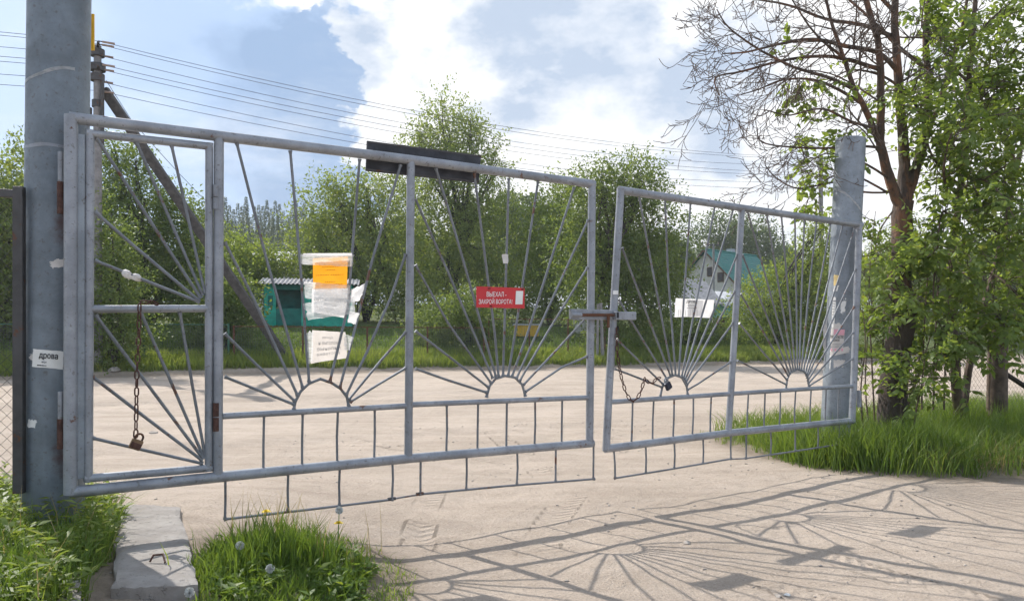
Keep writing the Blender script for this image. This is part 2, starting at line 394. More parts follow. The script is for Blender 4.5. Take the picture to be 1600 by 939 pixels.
def leaf(name, a, b, tr=.42, tcol=None, rough=.5):
    t = NT(name); g = t.n('ShaderNodeNewGeometry')
    f = t.math('ADD', t.math('MULTIPLY', g.outputs['Random Per Island'], .55), t.math('MULTIPLY', t.ramp(t.noise(.9, 3, .6), .32, .68), .45))
    c = t.mix(f, a, b); yl = t.ramp(g.outputs['Random Per Island'], .95, .98, 0, .4); c = t.mix(yl, c, (b[0] * 1.5, b[1] * 1.15, b[2]))
    p = t.n('ShaderNodeBsdfPrincipled'); t.l(c, p.inputs['Base Color']); p.inputs['Roughness'].default_value = rough; p.inputs['Specular IOR Level'].default_value = .22
    q = t.n('ShaderNodeBsdfTranslucent'); m = t.n('ShaderNodeMix', data_type='RGBA', blend_type='MULTIPLY'); m.inputs['Factor'].default_value = 1
    t.l(c, m.inputs['A']); m.inputs['B'].default_value = (*(tcol or (1.9, 1.75, .75)), 1); t.l(m.outputs['Result'], q.inputs['Color'])
    x = t.n('ShaderNodeMixShader'); x.inputs[0].default_value = tr; t.l(p.outputs[0], x.inputs[1]); t.l(q.outputs[0], x.inputs[2]); t.l(x.outputs[0], t.out.inputs[0])
leaf('leaf_ash', (.092, .145, .040), (.195, .260, .082), .48)
leaf('leaf_apple', (.115, .165, .058), (.225, .280, .110), .44)
leaf('leaf_fresh', (.115, .170, .045), (.220, .280, .090), .45)
leaf('leaf_deep', (.080, .125, .042), (.165, .220, .080), .43)
leaf('leaf_forest', (.060, .095, .040), (.120, .165, .070), .35)
leaf('needle', (.060, .095, .066), (.110, .150, .100), .3)
leaf('grass_fresh', (.068, .125, .026), (.145, .215, .052), .42)
leaf('grass_mixed', (.085, .150, .030), (.190, .250, .075), .42)
leaf('grass_verge', (.130, .195, .045), (.270, .320, .100), .45)
leaf('grass_dry', (.24, .20, .11), (.36, .30, .18), .3)

# ------------------------------------------------------------------ terrain
def edge(x, y): return y - (32 + .45 * np.clip(x, -60, 60))
EX = [-1e4, -.7, 0, .5, 1.6, 8.5, 20, 60, 150, 400, 1500]; EZ = [0, 0, .05, .20, .50, 1.7, 2.4, 4.2, 8, 14, 20]
LEFT_WEEDS = [(-6.5, 3.0), (-1.95, 3.0), (-1.97, 3.6), (-2.14, 4.0), (-2.42, 4.6), (-2.75, 5.3), (-3.2, 5.6), (-4.2, 5.6), (-6.5, 4.4)]
KN = .885
def scaled(poly): return [(x * KN, y * KN) for x, y in poly]
TUFT = scaled([(-2.05, 5.35), (-1.80, 4.62), (-1.70, 4.1), (-1.05, 4.05), (-.78, 4.75), (-.86, 5.35), (-1.25, 5.62), (-1.75, 5.7)])
RIGHT_GRASS = [(2.95, 11.2), (3.0, 9.4), (3.4, 8.3), (4.2, 7.75), (6, 7.75), (12, 7.2), (16, 12), (9, 14.5), (5.2, 12.4)]
def terrain(x, y):
    x = np.asarray(x, float); y = np.asarray(y, float); e = edge(x, y)
    z = np.interp(e + .35 * fbm(x * .35, y * .35, 3, 5), EX, EZ)
    near = np.clip(1 - np.hypot(x, y) / 60, 0, 1)
    z = z + near * (.07 * fbm(x * .5, y * .5, 4, 11) + .05 * fbm(x * 1.5, y * 1.5, 3, 15) + .020 * fbm(x * 4, y * 4, 4, 21))
    for k, (c, w, a) in enumerate(((-3.2, .35, .03), (-5.0, .3, .035), (-7.1, .35, .03), (-9.4, .4, .03), (-12.5, .35, .03), (-14.4, .4, .025), (-17.5, .4, .02), (-20.5, .35, .025), (-23.2, .4, .02))):
        ee = e - c + .7 * fbm(x * .11, y * .05, 2, 31 + k); z = z - a * np.exp(-(ee / w) ** 2) + a * .6 * np.exp(-((ee - 2 * w) / w) ** 2)
    z = z + .21 * (1 - sstep(-2.3, -.3, x)) * (1 - sstep(5.5, 9, y))
    z = z + .07 * (1 - sstep(-.5, .1, polydist(x, y, RIGHT_GRASS))) + .05 * (1 - sstep(-.4, .1, polydist(x, y, LEFT_WEEDS))) + .05 * (1 - sstep(-.4, .08, polydist(x, y, TUFT)))
    return z
def tz(x, y): return float(terrain(np.array([x]), np.array([y]))[0])
def build_ground():
    def axis(parts):
        out = []
        for a, b, s in parts: out += list(np.arange(a, b, s))
        return np.array(out + [parts[-1][1]])
    def geo(a, b, n): return list(np.sign(a) * np.geomspace(abs(a), abs(b), n))
    xs = np.array(geo(-900, -70, 14)[:-1] + list(np.arange(-70, -14, 1.2)) + list(np.arange(-14, -4.5, .25)) + list(np.arange(-4.5, 7.2, .036)) + list(np.arange(7.2, 22, .3)) + list(np.arange(22, 70, 1.2)) + geo(70, 900, 14))
    ys = np.array(list(np.arange(-40, 2.8, 2.5)) + list(np.arange(2.8, 9.6, .034)) + list(np.arange(9.6, 18, .10)) + list(np.arange(18, 48, .25)) + list(np.arange(48, 120, 2)) + geo(120, 1400, 14))
    X, Y = np.meshgrid(xs, ys); x = X.ravel(); y = Y.ravel(); z = terrain(x, y)
    ny, nx = X.shape; i = np.arange(nx * ny).reshape(ny, nx)
    Q = np.stack([i[:-1, :-1], i[:-1, 1:], i[1:, 1:], i[1:, :-1]], -1).reshape(-1, 4)
    e = edge(x, y); wob = .6 * fbm(x * 1.2, y * 1.2, 4, 3)
    def soft(poly, w): return 1 - sstep(-w, w * .6, polydist(x, y, poly) + wob * .5)
    g = np.maximum.reduce([sstep(.35, 1.0, e + wob), .8 * soft(LEFT_WEEDS, .25), .55 * soft(TUFT, .25), .85 * soft(RIGHT_GRASS, .35)])
    earth = np.maximum.reduce([np.exp(-((e + .1 + wob * .6) / .45) ** 2) * .7, np.exp(-((polydist(x, y, RIGHT_GRASS) + wob * .3) / .22) ** 2) * .8,
                               np.exp(-((polydist(x, y, TUFT) + wob * .25 - .05) / .2) ** 2) * .75, np.exp(-((polydist(x, y, LEFT_WEEDS) + wob * .25) / .16) ** 2) * .7]) * (1 - g * .6)
    tread = np.zeros_like(x); phase = np.zeros_like(x)
    for (ax, ay, bx, by, w) in ((1.15, 5.3, 2.15, 3.4, .13), (.75, 7.6, .1, 4.9, .15), (-.7, 7.4, -.62, 5.0, .13), (1.9, 5.4, 2.9, 3.7, .13), (-.3, 12, .35, 7.6, .16), (2.2, 13, .9, 8.5, .16), (-2.5, 11, .8, 8.0, .16)):
        L = math.hypot(bx - ax, by - ay); ux, uy = (bx - ax) / L, (by - ay) / L
        s = (x - ax) * ux + (y - ay) * uy; q = -(x - ax) * uy + (y - ay) * ux + .05 * np.sin(s * 1.3)
        m = sstep(w, w * .7, np.abs(q)) * sstep(0, .5, s) * sstep(L, L - .5, s) * sstep(.35, .6, vnoise(x * 3, y * 3, 77))
        phase = np.where(m > tread, s + np.abs(q) * .8, phase); tread = np.maximum(tread, m)
    V = np.stack([x, y, z - .004 * tread], -1)
    o = np_obj('ground', V, Q, MAT['sandy_ground'], smooth=True, attrs={'grassy': np.clip(g, 0, 1), 'earth': earth, 'tread': tread, 'tread_phase': phase})
    tag(o, kind='structure')
build_ground()

# ------------------------------------------------------------------ the gate: two leaves hung on two steel posts
class Plane:
    """an upright plane through two ground points; q() gives the place on it that a sight line from the eye meets"""
    def __init__(s, a, b, off=0.0):
        a = Vector(a); b = Vector(b); s.t = (b - a).normalized(); n = Vector((s.t.y, -s.t.x)); s.n = Vector((n.x, n.y, 0)); a = a + n * off
        s.a, s.d = a, s.t; s.t3 = Vector((s.t.x, s.t.y, 0))
    def q(s, px, py):
        u = (px - 800) / F; d = (s.a.x * s.d.y - s.a.y * s.d.x) / (u * s.d.y - s.d.x)
        return Vector((u * d, d, CAMH - (py - 523) / F * d))
LA, LB = (-2.577, 4.449), (.673, 6.459)
RA, RB = (.800, 6.490), (3.845, 8.577)
PL = Plane(LA, LB); PR = Plane(RA, RB)
def offs(ab, o): return Plane(ab[0], ab[1], o)

def pipe(name, pl, pts, r, mat, parent, n=12): return tube_obj(name, [pl.q(*p) for p in pts], r, MAT[mat], parent, n)
rng = random.Random(4)
def bar(name, pl, pts, r, mat, parent):
    """a welded rod, never quite straight"""
    q = [pl.q(*p) for p in pts]
    if len(q) == 2:
        m = (q[0] + q[1]) / 2 + pl.n * rng.uniform(-.006, .006) + pl.t3 * rng.uniform(-.005, .005); q = [q[0], m, q[1]]
    a = q[0].lerp(q[1], min(.3, .022 / (q[1] - q[0]).length)); b = q[-1].lerp(q[-2], min(.3, .022 / (q[-1] - q[-2]).length))
    return tube_obj(name, [q[0], a] + q[1:-1] + [b, q[-1]], [r * 1.6, r] + [r] * (len(q) - 2) + [r, r * 1.6], MAT[mat], parent, 8)

# ---- left leaf
GL = thing('gate_leaf', (LA[0], LA[1], 0), 'wide grey steel pipe gate leaf with wicket door, hung on the tall near post', 'gate', 'leaves of the steel pipe gate')
pipe('top_rail', PL, [(108, 184), (342, 213), (642, 250), (928, 288)], .034, 'grey_paint', GL, 14)
pipe('bottom_rail', PL, [(108, 769), (342, 745), (638, 716), (926, 692)], .034, 'grey_paint', GL, 14)
pipe('hinge_stile', PL, [(111, 180), (110, 772)], .037, 'grey_paint', GL, 14)
MB().box((PL.q(127, 210) + PL.q(126, 748)) / 2 + PL.n * -.01, (.042, .03, (PL.q(127, 210) - PL.q(126, 748)).length), (PL.t3, PL.n, Vector((0, 0, 1)))).build('stop_bar', MAT['light_pole_paint'], GL, bevel=.004)
pipe('stile', PL, [(342, 214), (340, 747)], .031, 'grey_paint', GL, 14)
pipe('stile', PL, [(642, 251), (638, 714)], .030, 'grey_paint', GL, 14)
pipe('stile', PL, [(925, 283), (921, 697)], .033, 'grey_paint', GL, 14)
pipe('middle_rail', PL, [(348, 650), (635, 634)], .021, 'grey_paint', GL)
pipe('middle_rail', PL, [(642, 632), (918, 621)], .021, 'grey_paint', GL)
archA = [(459, 640), (461.5, 627), (470, 611), (483, 599), (500.5, 592), (518, 598), (532, 607), (542, 620), (545, 635)]
archB = [(760, 621), (765, 603), (774, 592), (789, 587), (805, 590), (816, 601), (821, 619)]
bar('arch', PL, archA, .010, 'bar_paint', GL); bar('arch', PL, archB, .010, 'bar_paint', GL)
raysA = [[(370, 224), (415, 400), (473, 606)], [(453.5, 236), (468, 400), (483, 597)], [(562, 249), (543.6, 480), (515.5, 596)],
         [(626, 258), (583.5, 400), (531, 606)], [(634, 397), (611, 464), (572, 553), (541, 617)], [(634, 519), (598, 560), (545, 624)],
         [(634, 575), (547, 628)], [(351, 378), (395, 464), (440, 563), (465, 618)], [(351, 521), (461, 627)], [(351, 588.5), (460, 632)]]
raysB = [[(741, 271), (773, 520), (779, 588)], [(795, 279), (788, 520), (786, 587)], [(840.6, 284), (805, 520), (794, 587)], [(897, 293), (824.6, 520), (800, 588)],
         [(919, 344), (839, 520), (807, 591)], [(918, 418), (855, 520), (812, 595)], [(918, 494), (818, 601)], [(917, 557), (877.5, 574), (821, 612)],
         [(681, 263), (701, 328), (728, 422), (775, 589)], [(649, 311), (700, 425), (770, 591)], [(649, 414), (700, 505), (767, 598)], [(649, 517), (700, 556), (763, 605)], [(649, 576), (700, 594), (760, 613)]]
for r_ in raysA + raysB: bar('ray', PL, r_, .0095, 'bar_paint', GL)
for x, y0, y1 in ((411.6, 648, 738), (472, 645, 732), (527, 641, 726), (584.5, 638, 720), (697, 632, 711), (746, 629, 707), (791, 627, 703), (835, 625, 700), (877.5, 623, 696)):
    bar('picket', PL, [(x + 1, y0), (x, y1)], .0085, 'bar_paint', GL)
for x, y0, y1 in ((352, 746, 811), (450.5, 735, 797), (531, 728, 789), (613, 718, 780), (657.5, 716, 772), (729, 709, 765), (808, 703, 757), (868.6, 698, 752), (927.5, 694, 748)):
    bar('lower_picket', PL, [(x, y0), (x - .5, y1)], .0085, 'bar_paint', GL)
bar('lower_bar', PL, [(350, 811), (480, 796), (614, 780)], .009, 'bar_paint', GL)
bar('lower_bar', PL, [(612, 779.5), (658, 772)], .007, 'bar_paint', GL)
bar('lower_bar', PL, [(655, 772), (790, 759), (929, 748)], .009, 'bar_paint', GL)
for p in ((612, 779), (656, 771)): MB().box(PL.q(*p), (.06, .02, .022), (PL.t3, PL.n, Vector((0, 0, 1)))).build('foot_plate', MAT['dark_steel'], GL, bevel=.003)

# wicket door inside the left leaf
PW = offs((LA, LB), -.004)
m = MB()
TLc, TRc, BRc, BLc = [PW.q(*p) for p in ((141, 209), (327, 229), (326, 731), (138, 747))]
for a, b in ((TLc, TRc), (TRc, BRc), (BRc, BLc), (BLc, TLc)):
    e_ = (b - a).normalized() * .02; m.tube([a - e_, b + e_], .0245, 12)
door = m.build('wicket_door', MAT['grey_paint'], GL, smooth=True)
pipe('door_rail', PW, [(141, 483), (324, 482)], .023, 'grey_paint', door)
for r_ in ([(148, 407), (312, 472)], [(148, 331), (204, 380), (311, 470)], [(151, 216), (270, 400), (314, 466)], [(213, 222), (290, 400), (317, 462)], [(268, 227), (307, 400), (320, 458)],
           [(149, 492), (317, 716)], [(220, 488), (319, 716)], [(281, 488), (321, 716)], [(144, 588), (316, 719)], [(144, 684), (317, 724)]):
    bar('door_ray', PW, r_, .0098, 'bar_paint', door)
for y0, y1, mt in ((290, 309, 'grey_paint'), (310, 328, 'grey_paint'), (629, 650, 'rust'), (652, 673, 'rust')):
    p0, p1 = PL.q(336.5, y0), PL.q(336.5, y1); tube_obj('hinge_barrel', [p0 + PL.n * .02, p1 + PL.n * .02], .019, MAT[mt], door, 12)

# ---- right leaf
GR = thing('gate_leaf', (RB[0], RB[1], 0), 'leaning grey steel pipe gate leaf with two sun fans, hung on the far post', 'gate', 'leaves of the steel pipe gate')
pipe('top_rail', PR, [(967, 297), (1158, 325), (1346, 352)], .034, 'grey_paint', GR, 14)
pipe('bottom_rail', PR, [(945, 701), (1140, 676), (1333, 657)], .034, 'grey_paint', GR, 14)
pipe('stile', PR, [(970, 295), (952, 600), (947, 703)], .033, 'grey_paint', GR, 14)
pipe('stile', PR, [(1159, 327), (1143, 600), (1138, 674)], .031, 'grey_paint', GR, 14)
pipe('hinge_stile', PR, [(1342.5, 350), (1334, 600), (1331, 660)], .037, 'grey_paint', GR, 14)
pipe('middle_rail', PR, [(953, 628), (1142, 615)], .022, 'grey_paint', GR)
pipe('middle_rail', PR, [(1142, 615), (1333, 603)], .022, 'grey_paint', GR)
archC = [(1031.5, 620), (1034.7, 605), (1044, 590), (1055, 586), (1065.5, 590), (1073, 604), (1074.5, 617)]
archD = [(1228, 608), (1230, 592), (1235, 582), (1246, 577), (1256, 580), (1262, 589), (1264, 606)]
bar('arch', PR, archC, .010, 'bar_paint', GR); bar('arch', PR, archD, .010, 'bar_paint', GR)
raysC = [[(998, 304), (1012, 382), (1051, 587)], [(1039, 310), (1044, 433), (1055.6, 586)], [(1079, 317), (1060.4, 587)], [(1117, 322), (1065, 589)], [(1146, 326), (1068, 591)],
         [(1152, 398), (1070, 594)], [(1148, 455.5), (1071.5, 598)], [(1145, 505), (1073, 602)], [(1141, 566), (1090, 600), (1074, 609)],
         [(972, 387), (1048, 588)], [(966, 467), (1042, 592)], [(964, 530), (1036, 600)], [(960, 576), (1034, 605)]]
raysD = [[(1152, 563), (1229, 601)], [(1155, 505), (1230, 594)], [(1157, 459), (1232, 588)], [(1160, 398), (1234, 585)], [(1168, 330), (1237, 582)], [(1198, 335), (1240, 580)], [(1221, 338), (1243, 579)],
         [(1242, 341), (1246, 578)], [(1257, 343), (1249, 579)], [(1276, 346), (1252, 580)], [(1298, 349), (1255, 581)], [(1317, 352), (1258, 584)], [(1336, 356), (1260, 588)],
         [(1337, 421), (1261, 591)], [(1335, 479), (1262, 595)], [(1333, 520), (1263, 599)], [(1332, 561), (1264, 603)]]
for r_ in raysC + raysD: bar('ray', PR, r_, .0092, 'bar_paint', GR)
for x in (987, 1020, 1052, 1082, 1110, 1168, 1194, 1218, 1242, 1266, 1289.5, 1310):
    y0 = 628 - (x - 953) * .066; y1 = 700 - (x - 945) * .1134; bar('picket', PR, [(x + 1.5, y0), (x - .5, y1)], .0085, 'bar_paint', GR)
def lowR(x): return 747 - (x - 961) * .168 if x < 1150 else 715.8 - (x - 1166) * .150
for x in (961, 1009, 1053.6, 1098.5, 1142, 1166, 1204, 1242.6, 1278, 1311):
    bar('lower_picket', PR, [(x - (2 if x < 970 else 0), 703 - (x - 945) * .1134), (x, lowR(x))], .0085, 'bar_paint', GR)
bar('lower_bar', PR, [(960, 747), (1050, 732.5), (1143, 716.5)], .009, 'bar_paint', GR)
bar('lower_bar', PR, [(1141, 717), (1167, 716)], .007, 'bar_paint', GR)
bar('lower_bar', PR, [(1165, 716), (1240, 705), (1312, 694)], .009, 'bar_paint', GR)

Z3 = Vector((0, 0, 1))
def pbox(name, pl, px0, py0, px1, py1, th, mat, parent, off=0., bevel=.004):
    a, b = pl.q(px0, py0), pl.q(px1, py1); w = (b - a).dot(pl.t3); h = a.z - b.z
    return MB().box((a + b) / 2 + pl.n * off, (w, th, h), (pl.t3, pl.n, Z3)).build(name, mat, parent, bevel=bevel)
# latch: channel and sliding bolt on the left leaf, keeper box on the right
latch = pbox('latch_channel', PL, 885, 483, 950, 500, .035, MAT['grey_paint'], GL, .05)
tube_obj('bolt', [offs((LA, LB), .085).q(895, 492), offs((LA, LB), .085).q(962, 492)], .013, MAT['rusty_steel'], latch)
tube_obj('bolt_sleeve', [offs((LA, LB), .085).q(893, 492), offs((LA, LB), .085).q(908, 492)], .019, MAT['grey_paint'], latch)
pbox('bolt_handle', PL, 938, 492, 942, 512, .012, MAT['rusty_steel'], latch, .09)
keep = pbox('keeper_box', PR, 954, 487, 985, 500, .06, MAT['grey_paint'], GR, .045)
pbox('keeper_slot', PR, 954.5, 488.5, 957, 497, .03, MAT['print_black'], keep, .066, 0)

# ---- posts
def hollow_post(name, pts, r, label, mat, capped):
    m = MB(); n = 36; t = .008
    m.tube(pts, r, n, cap=False)
    if capped:
        top = [Vector(p) for p in pts][-1]; ax = (Vector(pts[-1]) - Vector(pts[-2])).normalized()
        m.tube([Vector(pts[-1]) - ax * .001, Vector(pts[-1]) - ax * .3], r - t, n)
        k = len(m.v) - 2 * n; e0 = (len(pts) - 1) * n
        u = [e0 + j for j in range(n)]; w = [k + j for j in range(n)]
        for j in range(n):
            best = min(range(n), key=lambda q: (Vector(m.v[u[j]]) - Vector(m.v[w[q]])).length); nb = min(range(n), key=lambda q: (Vector(m.v[u[(j + 1) % n]]) - Vector(m.v[w[q]])).length)
            m.f.append((u[j], u[(j + 1) % n], w[nb], w[best]))
    o = m.build(name, MAT[mat], None, origin=pts[0], smooth=True); return tag(o, label, 'post', 'steel posts of the gate')
DLP = 4.70
lp0, lp1 = P(86, 523, DLP), P(93, 0, DLP); ldir = (lp1 - lp0) / (lp1.z - lp0.z)
def LPt(z): return lp0 + ldir * (z - lp0.z)
POSTL = hollow_post('gate_post', [LPt(-.2), LPt(1.2), LPt(2.6), LPt(4.6)], .172, 'tall thick grey steel pipe post beside the wicket door, nearest the camera', 'pole_paint', True)
DRP = 8.86
rp0, rp1 = P(1307, 640, DRP), P(1329.5, 218, DRP); rdir = (rp1 - rp0) / (rp1.z - rp0.z)
def RPt(z): return rp0 + rdir * (z - rp0.z)
POSTR = hollow_post('gate_post', [RPt(-.2), RPt(1.2), RPt(2.4), RPt(rp1.z)], .163, 'open-topped leaning grey steel pipe post covered with torn notices', 'light_pole_paint', True)
# hinges welded on the posts
for y0, y1, ym in ((236, 333, 283), (612, 702, 655)):
    pl = offs((LA, LB), .0)
    a, b, c = [pl.q(95, y) for y in (y0, ym, y1)]
    o = tube_obj('hinge_pin', [a - PL.n * .03, b - PL.n * .03], .015, MAT['grey_paint'], POSTL, 12)
    tube_obj('hinge_knuckle', [b - PL.n * .03, c - PL.n * .03], .019, MAT['rust'], POSTL, 12)
for y0, y1 in ((405, 432), (610, 636)):
    a, b = PR.q(1340, y0), PR.q(1340, y1); tube_obj('hinge_knuckle', [a + PR.t3 * .03, b + PR.t3 * .03], .024, MAT['grey_paint'], POSTR, 12)
# clear tape wound round the left post, weld ring round the right one
def ring(name, post, pt, r, z0, z1, th, mat, tilt=0, a0=0, a1=360):
    m = MB(); n = 40; V = []
    for i in range(n + 1):
        an = R(a0 + (a1 - a0) * i / n); c = pt(z0); 
        for z in (z0, z1):
            zz = z + tilt * math.cos(an) + .004 * math.sin(an * 5 + z * 40); cc = pt(zz); V.append((cc.x + (r + th) * math.cos(an), cc.y + (r + th) * math.sin(an), zz))
    m.poly(V, [(2 * i, 2 * i + 2, 2 * i + 3, 2 * i + 1) for i in range(n)]); return m.build(name, mat, post, smooth=True)
ring('tape_band', POSTL, LPt, .172, 2.985, 3.005, .002, MAT['clear_tape'], .06, 170, 330)
ring('tape_band', POSTL, LPt, .172, 2.56, 2.58, .0025, MAT['grey_paint'], .0)
ring('weld_seam', POSTR, RPt, .163, 1.83, 1.845, .003, MAT['grey_paint'], .0)
ring('tape_band', POSTR, RPt, .163, 2.95, 2.975, .003, MAT['clear_tape'], -.16, 180, 350)
# yellow plate on the back of the left post
a = P(147, 48, 4.95); pl_ = MB().box(a + Vector((-.165, .03, 0)), (.30, .012, .235)).build('yellow_plate', MAT['sign_yellow'], None, origin=a, bevel=.002)
tag(pl_, 'yellow plate behind the tall near post, high up', 'sign')

# ------------------------------------------------------------------ lettering and sheets
def text_geo(body, bold=0.0):
    cu = bpy.data.curves.new('txt', 'FONT'); cu.body = body; cu.size = 1; cu.align_x = 'CENTER'; cu.offset = bold; cu.resolution_u = 3
    ob = bpy.data.objects.new('txt', cu); COL.objects.link(ob)
    dg = bpy.context.evaluated_depsgraph_get(); me = bpy.data.meshes.new_from_object(ob.evaluated_get(dg))
    V = np.array([v.co[:2] for v in me.vertices]); Fs = [tuple(p.vertices) for p in me.polygons]
    bpy.data.objects.remove(ob); bpy.data.curves.remove(cu); bpy.data.meshes.remove(me)
    V = (V - V.min(0)) / (V.max(0) - V.min(0)); return V, Fs
def lettering(body, at, u0, v0, u1, v1, mat, parent, bold=0., mirror=False, name='lettering'):
    """at(u,v) -> point just in front of the sheet; v runs downwards"""
    V, Fs = text_geo(body, bold)
    if mirror: V[:, 0] = 1 - V[:, 0]
    pts = [at(u0 + (u1 - u0) * x, v1 + (v0 - v1) * y) for x, y in V]
    return MB().poly(pts, Fs).build(name, mat, parent)
def quad_at(corners, pl):
    c = [pl.q(*p) for p in corners]     # tl, tr, br, bl
    return lambda u, v: (c[0] * (1 - u) + c[1] * u) * (1 - v) + (c[3] * (1 - u) + c[2] * u) * v
def sheet(name, corners, pl, mat, label=None, cat=None, parent=None, n=(8, 6), wob=.004, ragged=0., seed=1):
    at = quad_at(corners, pl); r = random.Random(seed); V = []; nx, ny = n
    for j in range(ny + 1):
        for i in range(nx + 1):
            u, v = i / nx, j / ny
            if ragged and (i in (0, nx) or j in (0, ny)): u += r.uniform(-ragged, ragged); v += r.uniform(-ragged, ragged)
            V.append(at(u, v) + pl.n * (wob * (math.sin(u * 5 + seed) * math.cos(v * 4 + seed * 2) + r.uniform(-.3, .3))))
    Fq = [(j * (nx + 1) + i, j * (nx + 1) + i + 1, (j + 1) * (nx + 1) + i + 1, (j + 1) * (nx + 1) + i) for j in range(ny) for i in range(nx)]
    m = MB().poly(V, Fq); o = m.build(name, mat, parent, origin=(None if parent else at(.5, .5)), smooth=True)
    if label: tag(o, label, cat)
    return o
def dashes(at, parent, mat, rows, u0=.12, u1=.88, h=.012, seed=3, name='print_line'):
    """small print too fine to read: broken strokes"""
    r = random.Random(seed)
    for v, a, b in rows:
        m = MB(); u = a
        while u < b:
            w = r.uniform(.02, .07); e = min(b, u + w)
            p = [at(u, v - h), at(e, v - h), at(e, v + h), at(u, v + h)]; m.poly(p, [(0, 1, 2, 3)]); u = e + .012
        m.build(name, mat, parent, kind='stuff')

# red sign
PF = offs((LA, LB), .016)
cs = [(743.5, 447), (819, 448), (817, 481.5), (743.5, 482)]
RS = pbox('warning_sign', PL, 743, 447.5, 818, 482, .004, MAT['sign_red'], None, .014, 0)
RS_at = quad_at(cs, offs((LA, LB), .0205))
tag(RS, 'red warning sign with white lettering wired to the fan of the wide leaf', 'sign')
ORG[RS.name] = Vector((0, 0, 0))
lettering('ВЫЕХАЛ -', RS_at, .22, .25, .63, .47, MAT['print_white'], RS, .004)
lettering('ЗАКРОЙ ВОРОТА!', RS_at, .06, .53, .76, .80, MAT['print_white'], RS, .004)
MB().poly([RS_at(.83, .20), RS_at(.985, .20), RS_at(.985, .82), RS_at(.83, .82)], [(0, 1, 2, 3)]).build('white_patch', MAT['white_paper'], RS)
for u, v in ((.27, .10), (.31, .90), (.97, .12)): MB().box(RS_at(u, v), (.022, .004, .008), (PL.t3, PL.n, Z3)).build('wire_tie', MAT['rust'], RS)

# dark board on the far side of the top rail
bd = offs((LA, LB), -.055); bc = [(574, 220), (752, 243), (748, 286), (572, 267)]
at = quad_at(bc, bd); m = MB(); off = bd.n * -.018
V = [at(0, 0), at(1, 0), at(1, 1), at(0, 1)]; V += [p + off for p in V]
brd = m.poly(V, [(3, 2, 1, 0), (4, 5, 6, 7), (0, 1, 5, 4), (1, 2, 6, 5), (2, 3, 7, 6), (3, 0, 4, 7)]).build('sign_board', MAT['board_back'], None, origin=at(.5, .5), bevel=.002)
for u_ in (.06, .33, .66, .95): MB().tube([at(u_, .5) + bd.n * -.03, at(u_, .5) + bd.n * .012], .012, 8).build('bolt', MAT['rusty_steel'], brd)
for v_ in (.04, .96): MB().poly([at(0, v_ - .03) + bd.n * .004, at(1, v_ - .03) + bd.n * .004, at(1, v_ + .03) + bd.n * .004, at(0, v_ + .03) + bd.n * .004], [(0, 1, 2, 3)]).build('edge_strip', MAT['dark_steel'], brd)
tag(brd, 'long dark grey board seen from behind, fixed to the top rail', 'board')

# notices taped to the wide leaf
PT = offs((LA, LB), .012); PB = offs((LA, LB), -.013); PT2 = offs((LA, LB), .018)
def under(pl, o): q = Plane(LA, LB); return q
oc = [(489, 404), (543.5, 401), (542, 450.5), (489, 451.5)]
OP = sheet('orange_notice', oc, PB, MAT['thin_orange'], 'orange printed notice taped high on the wide leaf', 'notice', n=(6, 6), wob=.002)
oat = quad_at(oc, offs((LA, LB), -.0095))
dashes(oat, OP, MAT['print_brown'], [(.24, .18, .82), (.30, .25, .75), (.40, .36, .64), (.56, .08, .46), (.56, .5, .9), (.78, .34, .66), (.86, .3, .88), (.90, .3, .88)], h=.008)
wc = [(487.5, 451), (545, 450), (540, 497), (487, 488)]
WP = sheet('white_notice', wc, PB, MAT['thin_white'], 'white notice with reversed lettering under the orange notice', 'notice', wob=.004, seed=5)
wat = quad_at(wc, offs((LA, LB), -.006))
lettering('СТРОИТЕЛЬСТВО', wat, .06, .36, .97, .50, MAT['print_grey'], WP, .01, True); lettering('ДОМОВ', wat, .34, .54, .70, .66, MAT['print_grey'], WP, .01, True)
dashes(wat, WP, MAT['print_grey'], [(.74, .1, .9), (.80, .15, .85), (.87, .2, .9)], h=.008, seed=8)
lc = [(488, 516), (540, 519), (543, 559), (485, 568)]
LP_ = sheet('firewood_notice', lc, PB, MAT['thin_old'], 'stained pale notice with reversed lettering, lowest on the wide leaf', 'notice', wob=.004, seed=7, ragged=.01)
lat = quad_at(lc, offs((LA, LB), -.006))
lettering('Дрова', lat, .30, .17, .62, .27, MAT['print_faint'], LP_, .004, True); lettering('колотые и', lat, .20, .35, .74, .45, MAT['print_faint'], LP_, .004, True)
lettering('пиленые', lat, .16, .54, .82, .64, MAT['print_faint'], LP_, .004, True); lettering('доставка', lat, .16, .72, .80, .82, MAT['print_faint'], LP_, .004, True)
TT = sheet('tape_strip', [(470, 397), (553, 398), (552, 417), (471, 413)], PT2, MAT['clear_tape'], 'wide strip of clear tape along the top of the orange notice', 'tape', n=(16, 6), wob=.004, seed=11, ragged=.02)
sheet('tape_fold', [(474, 396), (550, 395.5), (550, 400), (474, 401)], offs((LA, LB), .022), MAT['thin_white'], parent=TT, n=(10, 2), wob=.003, seed=12)
sheet('tape_strip', [(475, 440), (548, 446), (545, 472), (476, 466)], PT2, MAT['clear_tape'], 'crumpled clear tape across the middle of the white notice', 'tape', n=(16, 8), wob=.006, seed=13, ragged=.02)
sheet('tape_strip', [(476, 474), (552, 464), (556, 490), (480, 500)], offs((LA, LB), .016), MAT['clear_tape'], 'clear tape strip sagging below the white notice', 'tape', n=(16, 8), wob=.006, seed=14, ragged=.03)
sheet('tape_strip', [(548, 452), (570, 444), (563, 469), (546, 473)], offs((LA, LB), .013), MAT['thin_white'], 'crumpled whitish tape knot right of the white notice', 'tape', n=(8, 6), wob=.012, seed=15, ragged=.06)
